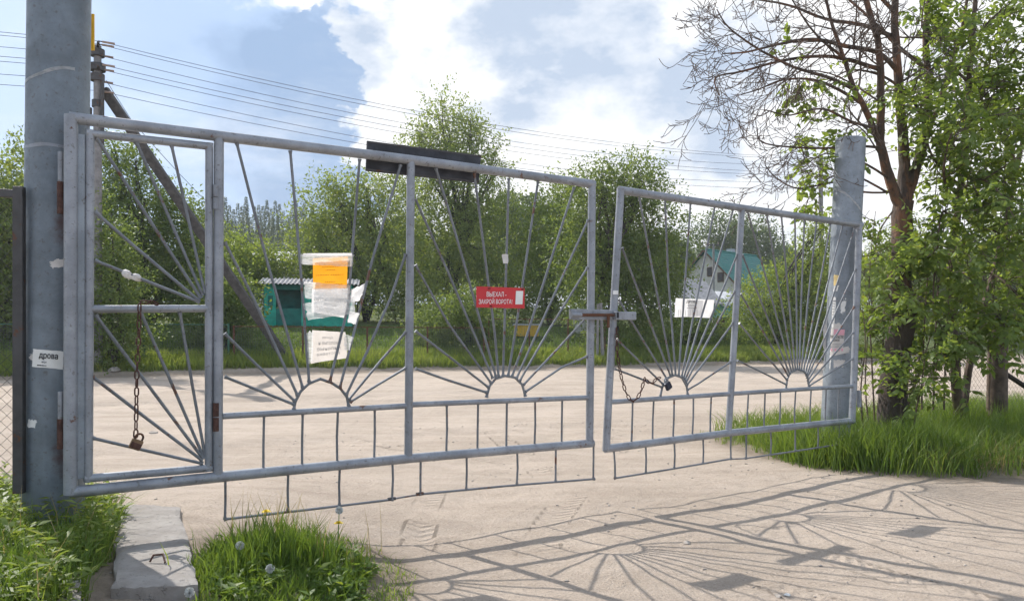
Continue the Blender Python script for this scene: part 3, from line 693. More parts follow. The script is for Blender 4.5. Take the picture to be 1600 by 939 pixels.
sheet('tape_strip', [(546, 486), (562, 490), (556, 507), (543, 504)], offs((LA, LB), .013), MAT['thin_white'], 'small whitish tape scrap below the crumpled tape knot', 'tape', n=(6, 5), wob=.006, seed=16, ragged=.05)
sheet('tape_strip', [(478, 519), (490, 518), (489, 566), (482, 567)], offs((LA, LB), .013), MAT['clear_tape'], 'clear tape down the left side of the lowest notice', 'tape', n=(4, 8), wob=.004, seed=17, ragged=.05)
sheet('tape_strip', [(538, 522), (553, 526), (546, 548), (538, 546)], offs((LA, LB), .013), MAT['clear_tape'], 'torn clear tape on the right side of the lowest notice', 'tape', n=(4, 6), wob=.004, seed=18, ragged=.08)
sheet('paper_scrap', [(784, 397), (795, 398), (793, 413), (786, 411)], PT, MAT['old_paper'], 'small paper scrap on the middle bar above the red sign', 'paper', n=(3, 4), wob=.004, seed=19, ragged=.06)
# scrap of tape round a bar of the wicket
def bag(name, pts, pl, label):
    r = random.Random(9); c = [pl.q(*p) for p in pts]; m = MB(); rr = (.006, .024, .027, .013, .026, .022, .007); V = []
    m.tube(c, rr, 9); m.v = [tuple(Vector(v) + Vector((r.uniform(-1, 1), r.uniform(-1, 1), r.uniform(-1, 1))) * .005) for v in m.v]
    return tag(m.build(name, MAT['old_paper'], None, origin=c[3]), label, 'tape')
bag('tape_wrap', [(190, 424), (194, 426), (199, 429), (205, 432), (211, 433), (217, 434), (222, 437)], PW, 'white scrap of tape wrapped round a slanting rod of the wicket')

# notices on the leaning leaf
rc = [(1055, 466), (1085, 466), (1083, 495), (1055, 495)]; PRF = offs((RA, RB), -.013)
c1 = [(1074, 467), (1116, 468.5), (1113, 497), (1073, 495)]; c2 = [(1055.5, 466), (1098, 467.5), (1097, 494), (1054, 495.5)]
sheet('blank_notice', c1, PRF, MAT['thin_white'], 'blank white sheet half hidden behind the torn firewood notice', 'notice', n=(6, 4), wob=.002, seed=21)
N2 = sheet('torn_notice', c2, offs((RA, RB), -.004), MAT['thin_white'], 'torn white firewood notice on the leaning leaf', 'notice', n=(8, 5), wob=.002, seed=22, ragged=.01)
nat = quad_at(c2, offs((RA, RB), .002))
lettering('ДРОВА', nat, .40, .08, .80, .26, MAT['print_black'], N2, .02); lettering('колотые', nat, .46, .34, .74, .43, MAT['print_grey'], N2, .01); dashes(nat, N2, MAT['print_grey'], [(.53, .42, .8)], h=.02, seed=5)
for k in range(9):
    u = .12 + k * .085; MB().poly([nat(u, .62), nat(u + .012, .62), nat(u + .02, .97), nat(u + .008, .97)], [(0, 1, 2, 3)]).build('tear_slit', MAT['print_grey'], N2)
sheet('pale_label', [(958, 454), (966, 454), (966, 460), (957.5, 460)], offs((RA, RB), .036), MAT['white_paper'], 'small white label on the meeting stile of the leaning leaf', 'label', n=(2, 2), wob=.001)

# notices on the posts: sheets bent round the pipe
def post_patch(name, pt, r, dist, corners, mat, label=None, cat=None, parent=None, lift=.002, n=(8, 8), ragged=.0, seed=1):
    rr = random.Random(seed)
    def on(px, py, l=lift):
        u = (px - 800) / F; w = -(py - 523) / F; d = dist
        for _ in range(12):
            z = CAMH + w * d; c = pt(z); dx = u * d - c.x; d = c.y - math.sqrt(max(1e-6, (r + l) ** 2 - min(dx * dx, (r + l) ** 2 * .9995)))
        return Vector((u * d, d, CAMH + w * d))
    def at(u, v, l=lift):
        a = [c for c in corners]; x = (a[0][0] * (1 - u) + a[1][0] * u) * (1 - v) + (a[3][0] * (1 - u) + a[2][0] * u) * v
        y = (a[0][1] * (1 - u) + a[1][1] * u) * (1 - v) + (a[3][1] * (1 - u) + a[2][1] * u) * v; return on(x, y, l)
    V = []; nx, ny = n
    for j in range(ny + 1):
        for i in range(nx + 1):
            u, v = i / nx, j / ny
            if ragged and (i in (0, nx) or j in (0, ny)): u += rr.uniform(-ragged, ragged); v += rr.uniform(-ragged, ragged)
            V.append(at(u, v))
    m = MB().poly(V, [(j * (nx + 1) + i, j * (nx + 1) + i + 1, (j + 1) * (nx + 1) + i + 1, (j + 1) * (nx + 1) + i) for j in range(ny) for i in range(nx)])
    o = m.build(name, mat, parent, origin=None if parent else at(.5, .5), smooth=True)
    if label: tag(o, label, cat)
    return o, at
def on_left(name, c, mat, label, lift=.002, ragged=.02, seed=1): return post_patch(name, LPt, .172, DLP, c, MAT[mat], label, 'notice', lift=lift, ragged=ragged, seed=seed)
def on_right(name, c, mat, label, lift=.002, ragged=.03, seed=1): return post_patch(name, RPt, .163, DRP, c, MAT[mat], label, 'notice', lift=lift, ragged=ragged, seed=seed)
on_left('torn_paper', [(47, 553), (101, 556), (102, 574), (47, 562)], 'old_paper', 'torn old paper remnant under the firewood notice on the near post', .001, .05, 31)
s_, at_ = on_left('firewood_notice', [(52, 545), (99, 549), (98, 577), (50, 573)], 'white_paper', 'white firewood notice with bold black word on the near post', .003, .01, 32)
AT = lambda u, v: at_(u, v, .0055)
lettering('дрова', AT, .20, .20, .83, .56, MAT['print_black'], s_, .02); lettering('8029', AT, .30, .64, .46, .74, MAT['print_black'], s_, .01); dashes(AT, s_, MAT['print_black'], [(.88, .16, .46)], h=.03, seed=6)
on_left('torn_paper', [(44, 655), (57, 656), (56, 668), (44, 669)], 'white_paper', 'tiny torn white scrap low on the near post', .002, .15, 33)
on_left('peeled_patch', [(78, 408), (100, 404), (99, 418), (79, 419)], 'old_paper', 'peeled pale patch on the near post between the hinges', .0015, .15, 34)
on_right('torn_paper', [(1301, 398), (1305, 397), (1302, 425), (1295, 426)], 'white_paper', 'narrow white strip highest on the leaning post', .002, .1, 41)
s_, at_ = on_right('yellow_notice', [(1298, 430), (1311, 430), (1309, 446), (1297, 446)], 'yellow_paper', 'small yellowish notice on the leaning post', .003, .03, 42)
on_right('torn_paper', [(1296, 447), (1311, 446), (1308, 455), (1295, 456)], 'white_paper', 'white scrap right below the yellowish notice', .002, .06, 43)
s_, at2 = on_right('tall_notice', [(1293, 463), (1307, 465), (1303, 512), (1291, 512)], 'white_paper', 'tall narrow white notice on the leaning post', .002, .04, 44)
dashes(lambda u, v: at2(u, v, .0045), s_, MAT['print_grey'], [(.12 + .09 * k, .15, .9) for k in range(9)], h=.012, seed=12)
on_right('torn_paper', [(1288, 500), (1313, 506), (1306, 545), (1286, 545)], 'old_paper', 'large torn pale paper behind the pink notice', .001, .08, 45)
on_right('peeled_patch', [(1315, 468), (1322, 468), (1320, 490), (1313, 490)], 'white_paper', 'pale smear right of the tall narrow notice', .002, .2, 46)
s_, at3 = on_right('pink_notice', [(1296, 514), (1320, 515), (1317, 551), (1292, 551)], 'old_paper', 'pink and white building notice on the leaning post', .004, .01, 47)
A3 = lambda u, v: at3(u, v, .006)
MB().poly([A3(.3 + .7 * i / 4, v) for v in (0, .24) for i in range(5)], [(i, i + 1, i + 6, i + 5) for i in range(4)]).build('pink_band', MAT['pink_paper'], s_)
MB().poly([A3(i / 4, v) for v in (.82, .93) for i in range(5)], [(i, i + 1, i + 6, i + 5) for i in range(4)]).build('pink_band', MAT['pink_paper'], s_)
A4 = lambda u, v: at3(u, v, .0075)
lettering('СТРОИТЕЛЬСТВО', A4, .02, .26, .98, .38, MAT['print_black'], s_, .02); lettering('ДОМОВ', A4, .3, .42, .72, .53, MAT['print_black'], s_, .02); dashes(A4, s_, MAT['print_grey'], [(.62, .2, .9), (.69, .1, .9), (.76, .2, .8)], h=.015, seed=4)
on_right('torn_paper', [(1287, 548), (1328, 541), (1328, 551), (1288, 558)], 'old_paper', 'ragged tape strip across the bottom of the pink notice', .0055, .08, 48)
on_right('torn_paper', [(1288, 552), (1300, 553), (1297, 577), (1286, 578)], 'white_paper', 'white torn scrap at the left edge of the leaning post', .002, .1, 49)
on_right('torn_paper', [(1302, 563), (1320, 562), (1317, 573), (1302, 574)], 'old_paper', 'lowest pale scrap on the leaning post', .002, .1, 50)

# ------------------------------------------------------------------ chains and padlocks
def link_mesh(L, w, r):
    pts = []; n = 5; rr = (w / 2 - r); hl = L / 2 - r - rr
    for s in (1, -1):
        for i in range(n): an = math.pi * i / (n - 1); pts.append(Vector((rr * math.cos(an) * s, 0, s * hl + s * rr * math.sin(an))))
    m = MB(); N = len(pts); k = 6
    for i in range(N):
        t = (pts[(i + 1) % N] - pts[i - 1]).normalized(); u = Vector((0, 1, 0)); w_ = t.cross(u)
        for j in range(k): an = 2 * math.pi * j / k; m.v.append(tuple(pts[i] + (u * math.cos(an) + w_ * math.sin(an)) * r))
    for i in range(N):
        for j in range(k): m.f.append((i * k + j, i * k + (j + 1) % k, ((i + 1) % N) * k + (j + 1) % k, ((i + 1) % N) * k + j))
    me = bpy.data.meshes.new('chain_link'); me.from_pydata(m.v, [], m.f); me.materials.append(MAT['rust']); me.polygons.foreach_set('use_smooth', [True] * len(me.polygons)); return me
LM = link_mesh(.060, .032, .0046)
def chain(pts, label, pitch=.049, group='rusty chains on the gate'):
    t = thing('chain', pts[-1], label, 'chain', group)
    seg = [(pts[i + 1] - pts[i]).length for i in range(len(pts) - 1)]; tot = sum(seg); n = max(2, int(tot / pitch))
    for k in range(n):
        s = (k + .5) * tot / n; i = 0
        while i < len(seg) - 1 and s > seg[i]: s -= seg[i]; i += 1
        p = pts[i].lerp(pts[i + 1], min(1, s / seg[i])); d = (pts[i + 1] - pts[i]).normalized()
        o = bpy.data.objects.new('chain_link', LM); COL.objects.link(o); o.parent = t
        q = d.to_track_quat('Z', 'Y'); o.rotation_euler = (q.to_matrix() @ Matrix.Rotation(R(35 + 90 * (k % 2)) + k * .13, 3, 'Z')).to_euler(); o.location = p - pts[-1]
PC = offs((LA, LB), .045)
chain([PC.q(*p) for p in ((247, 476), (240, 473), (224, 472), (218, 480), (217, 520), (214, 580), (213, 640), (212, 684))], 'rusty chain hanging from the wicket cross rail')
PCr = offs((RA, RB), .05)
chain([PCr.q(*p) for p in ((963, 512), (964, 545), (967, 570), (971, 590), (977, 611), (984, 624), (989, 627), (996, 622), (1002, 610), (1006, 596), (1007, 592), (1013, 597), (1019, 598), (1026, 592), (1032, 589))], 'rusty chain looped on the leaning leaf below the bolt')
def padlock(c, pl, ang, w, h, mat, label, shackle):
    t = thing('padlock', c, label, 'padlock', 'padlocks on the gate')
    ca, sa = math.cos(ang), math.sin(ang); ux = pl.t3 * ca + Z3 * sa; uz = Z3 * ca - pl.t3 * sa
    MB().box(c, (w, .03, h), (ux, pl.n, uz)).build('lock_body', MAT[mat], t, bevel=.006)
    MB().box(c - uz * h * .1 + pl.n * .0165, (w * .9, .004, h * .55), (ux, pl.n, uz)).build('lock_plate', MAT['rust' if mat == 'brass' else 'lock_blue'], t, bevel=.002)
    pts = [c + ux * (w * .32 * math.cos(a)) + uz * (h / 2 + shackle * .45 + w * .32 * math.sin(a)) for a in [math.pi * i / 8 for i in range(9)]]
    tube_obj('shackle', [c + ux * w * .32 + uz * h * .4] + pts + [c - ux * w * .32 + uz * h * .4], .0065, MAT['rusty_steel' if mat == 'brass' else 'grey_paint'], t)
padlock(PC.q(212.5, 694), PC, R(-24), .066, .062, 'brass', 'brownish padlock hanging on the wicket chain', .03)
padlock(PCr.q(1044, 603), PCr, R(28), .062, .066, 'lock_blue', 'dark blue padlock at the end of the looped chain', .055)

# ------------------------------------------------------------------ side fence at the left edge
def mesh_wires(a, b, z0, z1, cell, r, diag=True):
    """wires of a net between ground points a and b, built as thin three-sided rods"""
    a = np.array(a, float); b = np.array(b, float); L = np.hypot(*(b - a)); u = (b - a) / L; H = z1 - z0; segs = []
    if diag:
        s = -H
        while s < L:
            for up in (0, 1):
                s0, s1 = max(s, 0), min(s + H, L); t0, t1 = s0 - s, s1 - s
                if s1 > s0:
                    y0, y1 = (t0, t1) if up else (H - t0, H - t1); segs.append(((s0, y0), (s1, y1)))
            s += cell
    else:
        for s in np.arange(0, L, cell): segs.append(((s, 0), (s, H)))
        for h in np.arange(0, H, cell): segs.append(((0, h), (L, h)))
    V = []; Q = []
    for (s0, h0), (s1, h1) in segs:
        k = max(1, int(math.hypot(s1 - s0, h1 - h0) / 3))
        for j in range(k):
            p = [np.array([a[0] + u[0] * s, a[1] + u[1] * s, z0 + h]) for s, h in ((s0 + (s1 - s0) * j / k, h0 + (h1 - h0) * j / k), (s0 + (s1 - s0) * (j + 1) / k, h0 + (h1 - h0) * (j + 1) / k))]
            d = p[1] - p[0]; d /= np.linalg.norm(d); n1 = np.array([-u[1], u[0], 0.]); n2 = np.cross(d, n1); bb = len(V)
            for pp in p:
                for an in (0, 2.094, 4.189): V.append(pp + (n1 * math.cos(an) + n2 * math.sin(an)) * r)
            for i in range(3): Q.append((bb + i, bb + (i + 1) % 3, bb + 3 + (i + 1) % 3, bb + 3 + i))
    return np.array(V), np.array(Q)
fl = thing('fence_panel', P(30, 523, 4.55) * 1.0, 'dark steel framed wire fence panel at the left edge of the gate', 'fence')
FPl = Plane((-4.6, 4.28), (-2.87, 4.52))
pbox('frame_post', FPl, 22, 292, 38, 770, .045, MAT['dark_steel'], fl, 0, .003)
a, b = FPl.q(-220, 283), FPl.q(38, 299)
MB().box((a + b) / 2 + Vector((0, 0, -.02)), ((b - a).length, .045, .045), ((b - a).normalized(), FPl.n, Z3)).build('frame_rail', MAT['dark_steel'], fl, bevel=.003)
b2 = FPl.q(38, 765)
V, Q = mesh_wires((a.x, a.y), (b.x - .04, b.y), b2.z, b.z, .048 * 1.41, .0014); o = np_obj('wire_net', V, Q, MAT['link_wire'], fl); o['kind'] = 'stuff'
MB().tube([P(44, 403, 4.6), P(48, 403, 4.62)], .012).build('hook', MAT['dark_steel'], fl)
# slab path under the wicket, broken concrete
def slab(corners, z, th, label, seed, n=(14, 34)):
    V = []; nx, ny = n; r = random.Random(seed)
    c = [Vector((x, y, 0)) for x, y in corners]
    grid = []
    for j in range(ny + 1):
        for i in range(nx + 1):
            u, v = i / nx, j / ny; p = (c[0] * (1 - u) + c[1] * u) * (1 - v) + (c[3] * (1 - u) + c[2] * u) * v
            p.z = z + .010 * float(fbm(np.array([p.x * 9]), np.array([p.y * 9]), 3, seed)[0])
            e = min(i, nx - i, j, ny - j)
            if e == 0: p.z -= r.uniform(.006, .014); q_ = fbm(np.array([p.x * 4]), np.array([p.y * 4]), 3, seed + 5)[0] * .05; p.x += q_ + r.uniform(-.003, .003); p.y += q_ + r.uniform(-.003, .003)
            grid.append(p)
    m = MB(); m.poly(grid, [(j * (nx + 1) + i, j * (nx + 1) + i + 1, (j + 1) * (nx + 1) + i + 1, (j + 1) * (nx + 1) + i) for j in range(ny) for i in range(nx)])
    rim = [i for i in range(nx + 1)] + [j * (nx + 1) + nx for j in range(1, ny + 1)] + [ny * (nx + 1) + i for i in range(nx - 1, -1, -1)] + [j * (nx + 1) for j in range(ny - 1, 0, -1)]
    b = len(m.v)
    for i in rim: x, y, zz = m.v[i]; m.v.append((x + r.uniform(-.006, .006), y + r.uniform(-.006, .006), zz - th))
    for k in range(len(rim)): m.f.append((rim[k], b + k, b + (k + 1) % len(rim), rim[(k + 1) % len(rim)]))
    return tag(m.build('concrete_slab', MAT['concrete'], None, origin=(c[0] + c[1] + c[2] + c[3]) / 4, smooth=True), label, 'slab', 'concrete slabs by the wicket')
def G(px, py, z): d = (CAMH - z) * F / (py - 523); return ((px - 800) / F * d, d)
slab([G(170, 917, .25), G(308, 910, .25), G(283, 790, .25), G(190, 786, .25)], .25, .16, 'long concrete slab lying under the wicket door', 3)
slab([G(82, 962, .29), G(122, 962, .29), G(124, 902, .29), G(98, 905, .29)], .29, .16, 'small concrete block half buried in weeds near the tall post', 4, (6, 8))
a_ = Vector((*G(234, 879, .25), .255)); 
tag(MB().tube([a_, a_ + Vector((.01, .02, .03)), a_ + Vector((.06, .02, .035)), a_ + Vector((.09, -.02, .004))], .005).build('lifting_loop', MAT['rust'], None, origin=a_, smooth=True), 'bent rusty wire loop sticking out of the long slab', 'wire')

# ------------------------------------------------------------------ power line
P1 = Vector((-14.30, 26.5, 0)); P1.z = tz(P1.x, P1.y); P2 = Vector((18.5, 46.0, 0)); P2.z = tz(P2.x, P2.y)
UD = (P2 - P1); UD.z = 0; UD.normalize(); UN = Vector((-UD.y, UD.x, 0))
top1 = CAMH + (523 - 72) / F * 26.5
def pole(name, base, top, label):
    t = thing(name, base, label, 'utility pole', 'utility poles')
    m = MB(); m.tube([base - Z3 * .3, Vector((base.x, base.y, top))], [.165, .12], 12); m.build('shaft', MAT['concrete_pole'], t, smooth=True)
    return t
UP1 = pole('utility_pole', P1, top1, 'dark utility pole with slanting brace behind the tall near post')
foot = P(441, 552, 29.6); head = P(162, 140, 26.9)
d_ = (foot - head); side = d_.cross(Vector((0, 1, 0))).normalized(); fr = d_.normalized().cross(side)
MB().box((head + foot + d_.normalized() * .4) / 2, (d_.length + .4, .31, .28), (d_.normalized(), side, fr)).build('brace', MAT['tarred_timber'], UP1, bevel=.02)
for z, w in ((top1 - .25, .30), (top1 - .75, .34), (top1 - 1.1, .30), (top1 - 2.0, .24)):
    MB().tube([Vector((P1.x, P1.y, z - .12)), Vector((P1.x, P1.y, z + .12))], w * .75, 12).build('clamp_band', MAT['dark_steel'], UP1, smooth=True)
MB().box(Vector((P1.x, P1.y, top1 - .05)) + UN * .0, (1.1, .08, .08), (UN, UD, Z3)).build('cross_arm', MAT['dark_steel'], UP1)
MB().box(Vector((P1.x, P1.y, top1 - .85)) + UN * .0, (1.2, .08, .08), (UN, UD, Z3)).build('cross_arm', MAT['dark_steel'], UP1)
MB().box(Vector((P1.x, P1.y, top1 - 1.75)) + Vector((.22, -.1, -.6)), (.09, .09, 2.2)).build('cable_pipe', MAT['dark_steel'], UP1)
MB().box(Vector((P1.x - .28, P1.y - .1, top1 - 2.4)), (.22, .18, .5)).build('junction_box', MAT['dark_steel'], UP1, bevel=.02)
UP2 = pole('utility_pole', P2, CAMH + (523 - 245) / F * 46, 'distant grey utility pole half hidden by the near tree')
attach = [(-.5, 0), (-.12, .02), (.3, -.22), (-.5, -.78), (-.1, -.82), (.45, -1.08), (.1, -1.52)]
names = ['topmost', 'second', 'third', 'fourth', 'fifth', 'sixth', 'lowest']
for k, (o_, dz) in enumerate(attach):
    a = Vector((P1.x, P1.y, top1 + dz)) + UN * o_; b = Vector((P2.x, P2.y, CAMH + (523 - 245) / F * 46 + dz * 1.15 - .15)) + UN * o_
    c = a - (b - a) * 1.0; c.z = a.z + .2
    def run(p, q, sag, n=22): return [p.lerp(q, i / n) - Z3 * (sag * 4 * (i / n) * (1 - i / n)) for i in range(n + 1)]
    left = run(c, a, 1.0); pts = left[:-1] + run(a, b, .95 + .07 * (k % 3))
    t = thing('power_line', a, names[k] + ' wire of the power line crossing the sky', 'wire', 'power line wires')
    MB().tube(pts, .0092, 5).build('cable', MAT['wire'], t, smooth=True)
    MB().tube([a + UD * .12, a + UD * .5], .038, 8).build('insulator', MAT['porcelain'], t, smooth=True)
    MB().tube([a, a + UD * .14], .02, 6).build('hook', MAT['dark_steel'], t)
a = Vector((P1.x + .3, P1.y, top1 - 1.2)); b = P(520, 452, 52); c = a.lerp(b, .06) - Z3 * .6
tag(MB().tube([a] + [c.lerp(b, i / 14) - Z3 * (1.1 * 4 * (i / 14) * (1 - i / 14)) for i in range(15)], .011, 5).build('house_cable', MAT['wire'], None, origin=a, smooth=True), 'thin cable drooping from the braced pole towards the houses', 'wire')

# ------------------------------------------------------------------ far fence along the road
def fence_xy(x, e): return np.array([x, 32 + .45 * x + e])
def far_fence(x0, x1, e, label, h, cell, postmat, wiremat, step, group):
    a, b = fence_xy(x0, e), fence_xy(x1, e); n = max(1, int(np.hypot(*(b - a)) / step)); zb = tz(*((a + b) / 2))
    t = thing('mesh_fence', (a[0], a[1], zb), label, 'fence', group)
    for i in range(n + 1):
        p = a + (b - a) * i / n; z = tz(*p)
        MB().box((p[0], p[1], z + h / 2 - .1), (.06, .06, h + .25)).build('fence_post', MAT[postmat], t)
    V = []; Q = []; bb = 0
    for i in range(n):
        p = a + (b - a) * i / n; q = a + (b - a) * (i + 1) / n; z = (tz(*p) + tz(*q)) / 2
        v, f = mesh_wires(p, q, z + .05, z + h, cell, .0042, False); V.append(v); Q.append(f + bb); bb += len(v)
        MB().box((*((p + q) / 2), z + h), (np.hypot(*(q - p)), .035, .035), (Vector((*(q - p), 0)).normalized(), Vector((*(q - p), 0)).normalized().cross(Z3), Z3)).build('top_rail', MAT[postmat], t)
    o = np_obj('wire_net', np.concatenate(V), np.concatenate(Q), MAT[wiremat], t); o['kind'] = 'stuff'
plain('post_green', (.05, .13, .09), .7, .1, .2, 4)
far_fence(-21, -10.6, 1.5, 'green wire mesh fence behind the wicket door', 1.35, .085, 'post_green', 'fence_wire', 2.6, 'mesh fences across the road')
far_fence(-10.4, -1.2, 1.4, 'wire mesh fence in front of the green shed', 1.30, .085, 'rusty_steel', 'fence_wire', 2.3, 'mesh fences across the road')
far_fence(-1.0, 4.3, 1.6, 'rusty wire mesh fence in front of the yellow box', 1.65, .085, 'rusty_steel', 'fence_wire', 1.8, 'mesh fences across the road')

def Pz(px, e_):
    """ground place on the sight line of column px at distance e_ beyond the road edge"""
    u = (px - 800) / F; d = (32 + e_) / (1 - .45 * u); return Vector((u * d, d, tz(u * d, d)))
# two leaning old posts right of the latch
for px, lean, lab in ((933, .02, 'thin grey leaning post seen behind the bolt'), (942, -.05, 'thicker grey leaning post seen behind the bolt')):
    p = Pz(px, .9); h = 2.55 if px < 940 else 2.6
    m = MB().tube([p - Z3 * .2, p + Vector((lean, 0, h * .5)), p + Vector((lean * 2, 0, h))], [.085, .08, .072] if px > 940 else [.06, .06, .05], 10)
    tag(m.build('garden_post', MAT['concrete_pole'], None, origin=p, smooth=True), lab, 'post', 'old posts beyond the road')
# yellow box with white lid on legs
p = Pz(822, 6.5); t = thing('yellow_box', p, 'yellow wooden box with white lid standing in the garden', 'box')
zc = CAMH + (523 - 517) / F * p.y
MB().box((p.x, p.y, zc), (1.25, .7, .56)).build('box_body', MAT['box_yellow'], t, bevel=.02)
MB().box((p.x, p.y, zc + .31), (1.35, .8, .06)).build('lid', MAT['tank_white'], t, bevel=.01)
for sx in (-.5, .5):
    for sy in (-.25, .25): MB().box((p.x + sx, p.y + sy, (p.z + zc - .28) / 2), (.08, .08, max(.1, zc - .28 - p.z))).build('leg', MAT['timber_brown'], t)
# pale tank behind the latch
p = Pz(921, 7.5); t = thing('water_tank', p, 'whitish rounded tank in the garden behind the bolt', 'tank'); zt = CAMH + (523 - 479) / F * p.y
m = MB(); prof = [(0, .82), (.3, .86), (1.3, .86), (1.75, .80), (2.0, .55), (2.08, .18)]
sc_ = (zt - p.z) / 2.08; m.tube([p + Z3 * (h * sc_) for h, r in prof], [r for h, r in prof], 20); m.build('shell', MAT['tank_white'], t, smooth=True)
for h in (.5, 1.0, 1.4): m = MB().tube([p + Z3 * (h * sc_ - .02), p + Z3 * (h * sc_ + .02)], .885, 20); m.build('hoop', MAT['pale_roof'], t, smooth=True)
MB().tube([p + Z3 * (2.06 * sc_), p + Z3 * (2.06 * sc_ + .12)], .25, 14).build('cap', MAT['pale_roof'], t, smooth=True)

# ------------------------------------------------------------------ houses and sheds
def frame_of(ang): return Vector((math.cos(ang), math.sin(ang), 0)), Vector((-math.sin(ang), math.cos(ang), 0))
def corrugated(m, o, u, v, w, l, drop, amp, nw):
    """wavy sheet: across u (w), down v (l) falling by drop"""
    N_ = nw * 6; b = len(m.v)
    for s in (0, 1):
        for i in range(N_ + 1):
            p = o + u * (w * i / N_) + v * (l * s) + Z3 * (-drop * s + amp * math.sin(2 * math.pi * i / 6)); m.v.append(tuple(p))
            m.v.append(tuple(p - Z3 * .02))
    k = 2 * (N_ + 1)
    for i in range(N_):
        m.f.append((b + 2 * i, b + 2 * i + 2, b + k + 2 * i + 2, b + k + 2 * i)); m.f.append((b + 2 * i + 1, b + k + 2 * i + 1, b + k + 2 * i + 3, b + 2 * i + 3))
        m.f.append((b + k + 2 * i, b + k + 2 * i + 2, b + k + 2 * i + 3, b + k + 2 * i + 1))
    return m
def green_shed():
    d = 37.5; p = P(413, 516, d); p.z = tz(p.x, p.y) - .1; u, v = frame_of(R(10)); zr = CAMH + (523 - 443) / F * d; H = zr - p.z
    t = thing('green_shed', p, 'green garden shed with corrugated roof and open porch', 'shed')
    def wall(name, a, w, dv, th, z0, z1, mat, par=t): return MB().box(p + u * (a + w / 2) + v * dv + Z3 * ((z0 + z1) / 2), (w, th, z1 - z0), (u, v, Z3)).build(name, MAT[mat], par)
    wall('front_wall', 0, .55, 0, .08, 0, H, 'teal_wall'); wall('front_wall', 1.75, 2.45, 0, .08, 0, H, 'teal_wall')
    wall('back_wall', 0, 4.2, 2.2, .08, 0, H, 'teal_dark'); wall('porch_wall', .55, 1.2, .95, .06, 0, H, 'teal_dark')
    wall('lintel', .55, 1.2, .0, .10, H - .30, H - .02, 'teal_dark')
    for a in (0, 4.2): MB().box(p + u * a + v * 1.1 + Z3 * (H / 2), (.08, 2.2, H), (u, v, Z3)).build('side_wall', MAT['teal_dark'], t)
    for i in range(9): MB().box(p + u * (.06 + i * .055) + v * -.05 + Z3 * (H / 2), (.045, .02, H * .96), (u, v, Z3)).build('plank', MAT['teal_wall'], t)
    for i in range(16): MB().box(p + u * (1.83 + i * .148) + v * -.052 + Z3 * (H / 2), (.135, .02, H * .96), (u, v, Z3)).build('plank', MAT['teal_wall'], t)
    MB().box(p + u * .30 + v * -.075 + Z3 * (H * .62), (.22, .03, .50), (u, v, Z3)).build('window', MAT['teal_dark'], t)
    MB().box(p + u * 1.15 + v * .0 + Z3 * .55, (1.2, .04, .9), (u, v, Z3)).build('porch_rail', MAT['teal_dark'], t)
    m = MB(); corrugated(m, p + u * -.25 + v * 1.15 + Z3 * (H + .34), u, -v, 4.8, 1.6, .36, .035, 24); r = m.build('roof', MAT['slate'], t, smooth=True)
    m = MB(); corrugated(m, p + u * -.25 + v * 1.15 + Z3 * (H + .34), u, v, 4.8, 1.4, .36, .035, 24); m.build('roof_slope', MAT['slate'], r, smooth=True)
    g0 = p + u * -.06 + Z3 * H; g1 = g0 + v * 2.2; g2 = g0 + v * 1.1 + Z3 * .34
    MB().poly([g0, g1, g2, g0 - u * .05, g1 - u * .05, g2 - u * .05], [(0, 1, 2), (5, 4, 3), (0, 3, 4, 1), (1, 4, 5, 2), (2, 5, 3, 0)]).build('gable', MAT['blue_wall'], t)
    MB().box(p + u * -.45 + v * .55 + Z3 * (H * .72), (.6, 1.5, .05), ((u + Z3 * .75).normalized(), v, (Z3 - u * .75).normalized())).build('side_roof', MAT['blue_wall'], t)
green_shed()
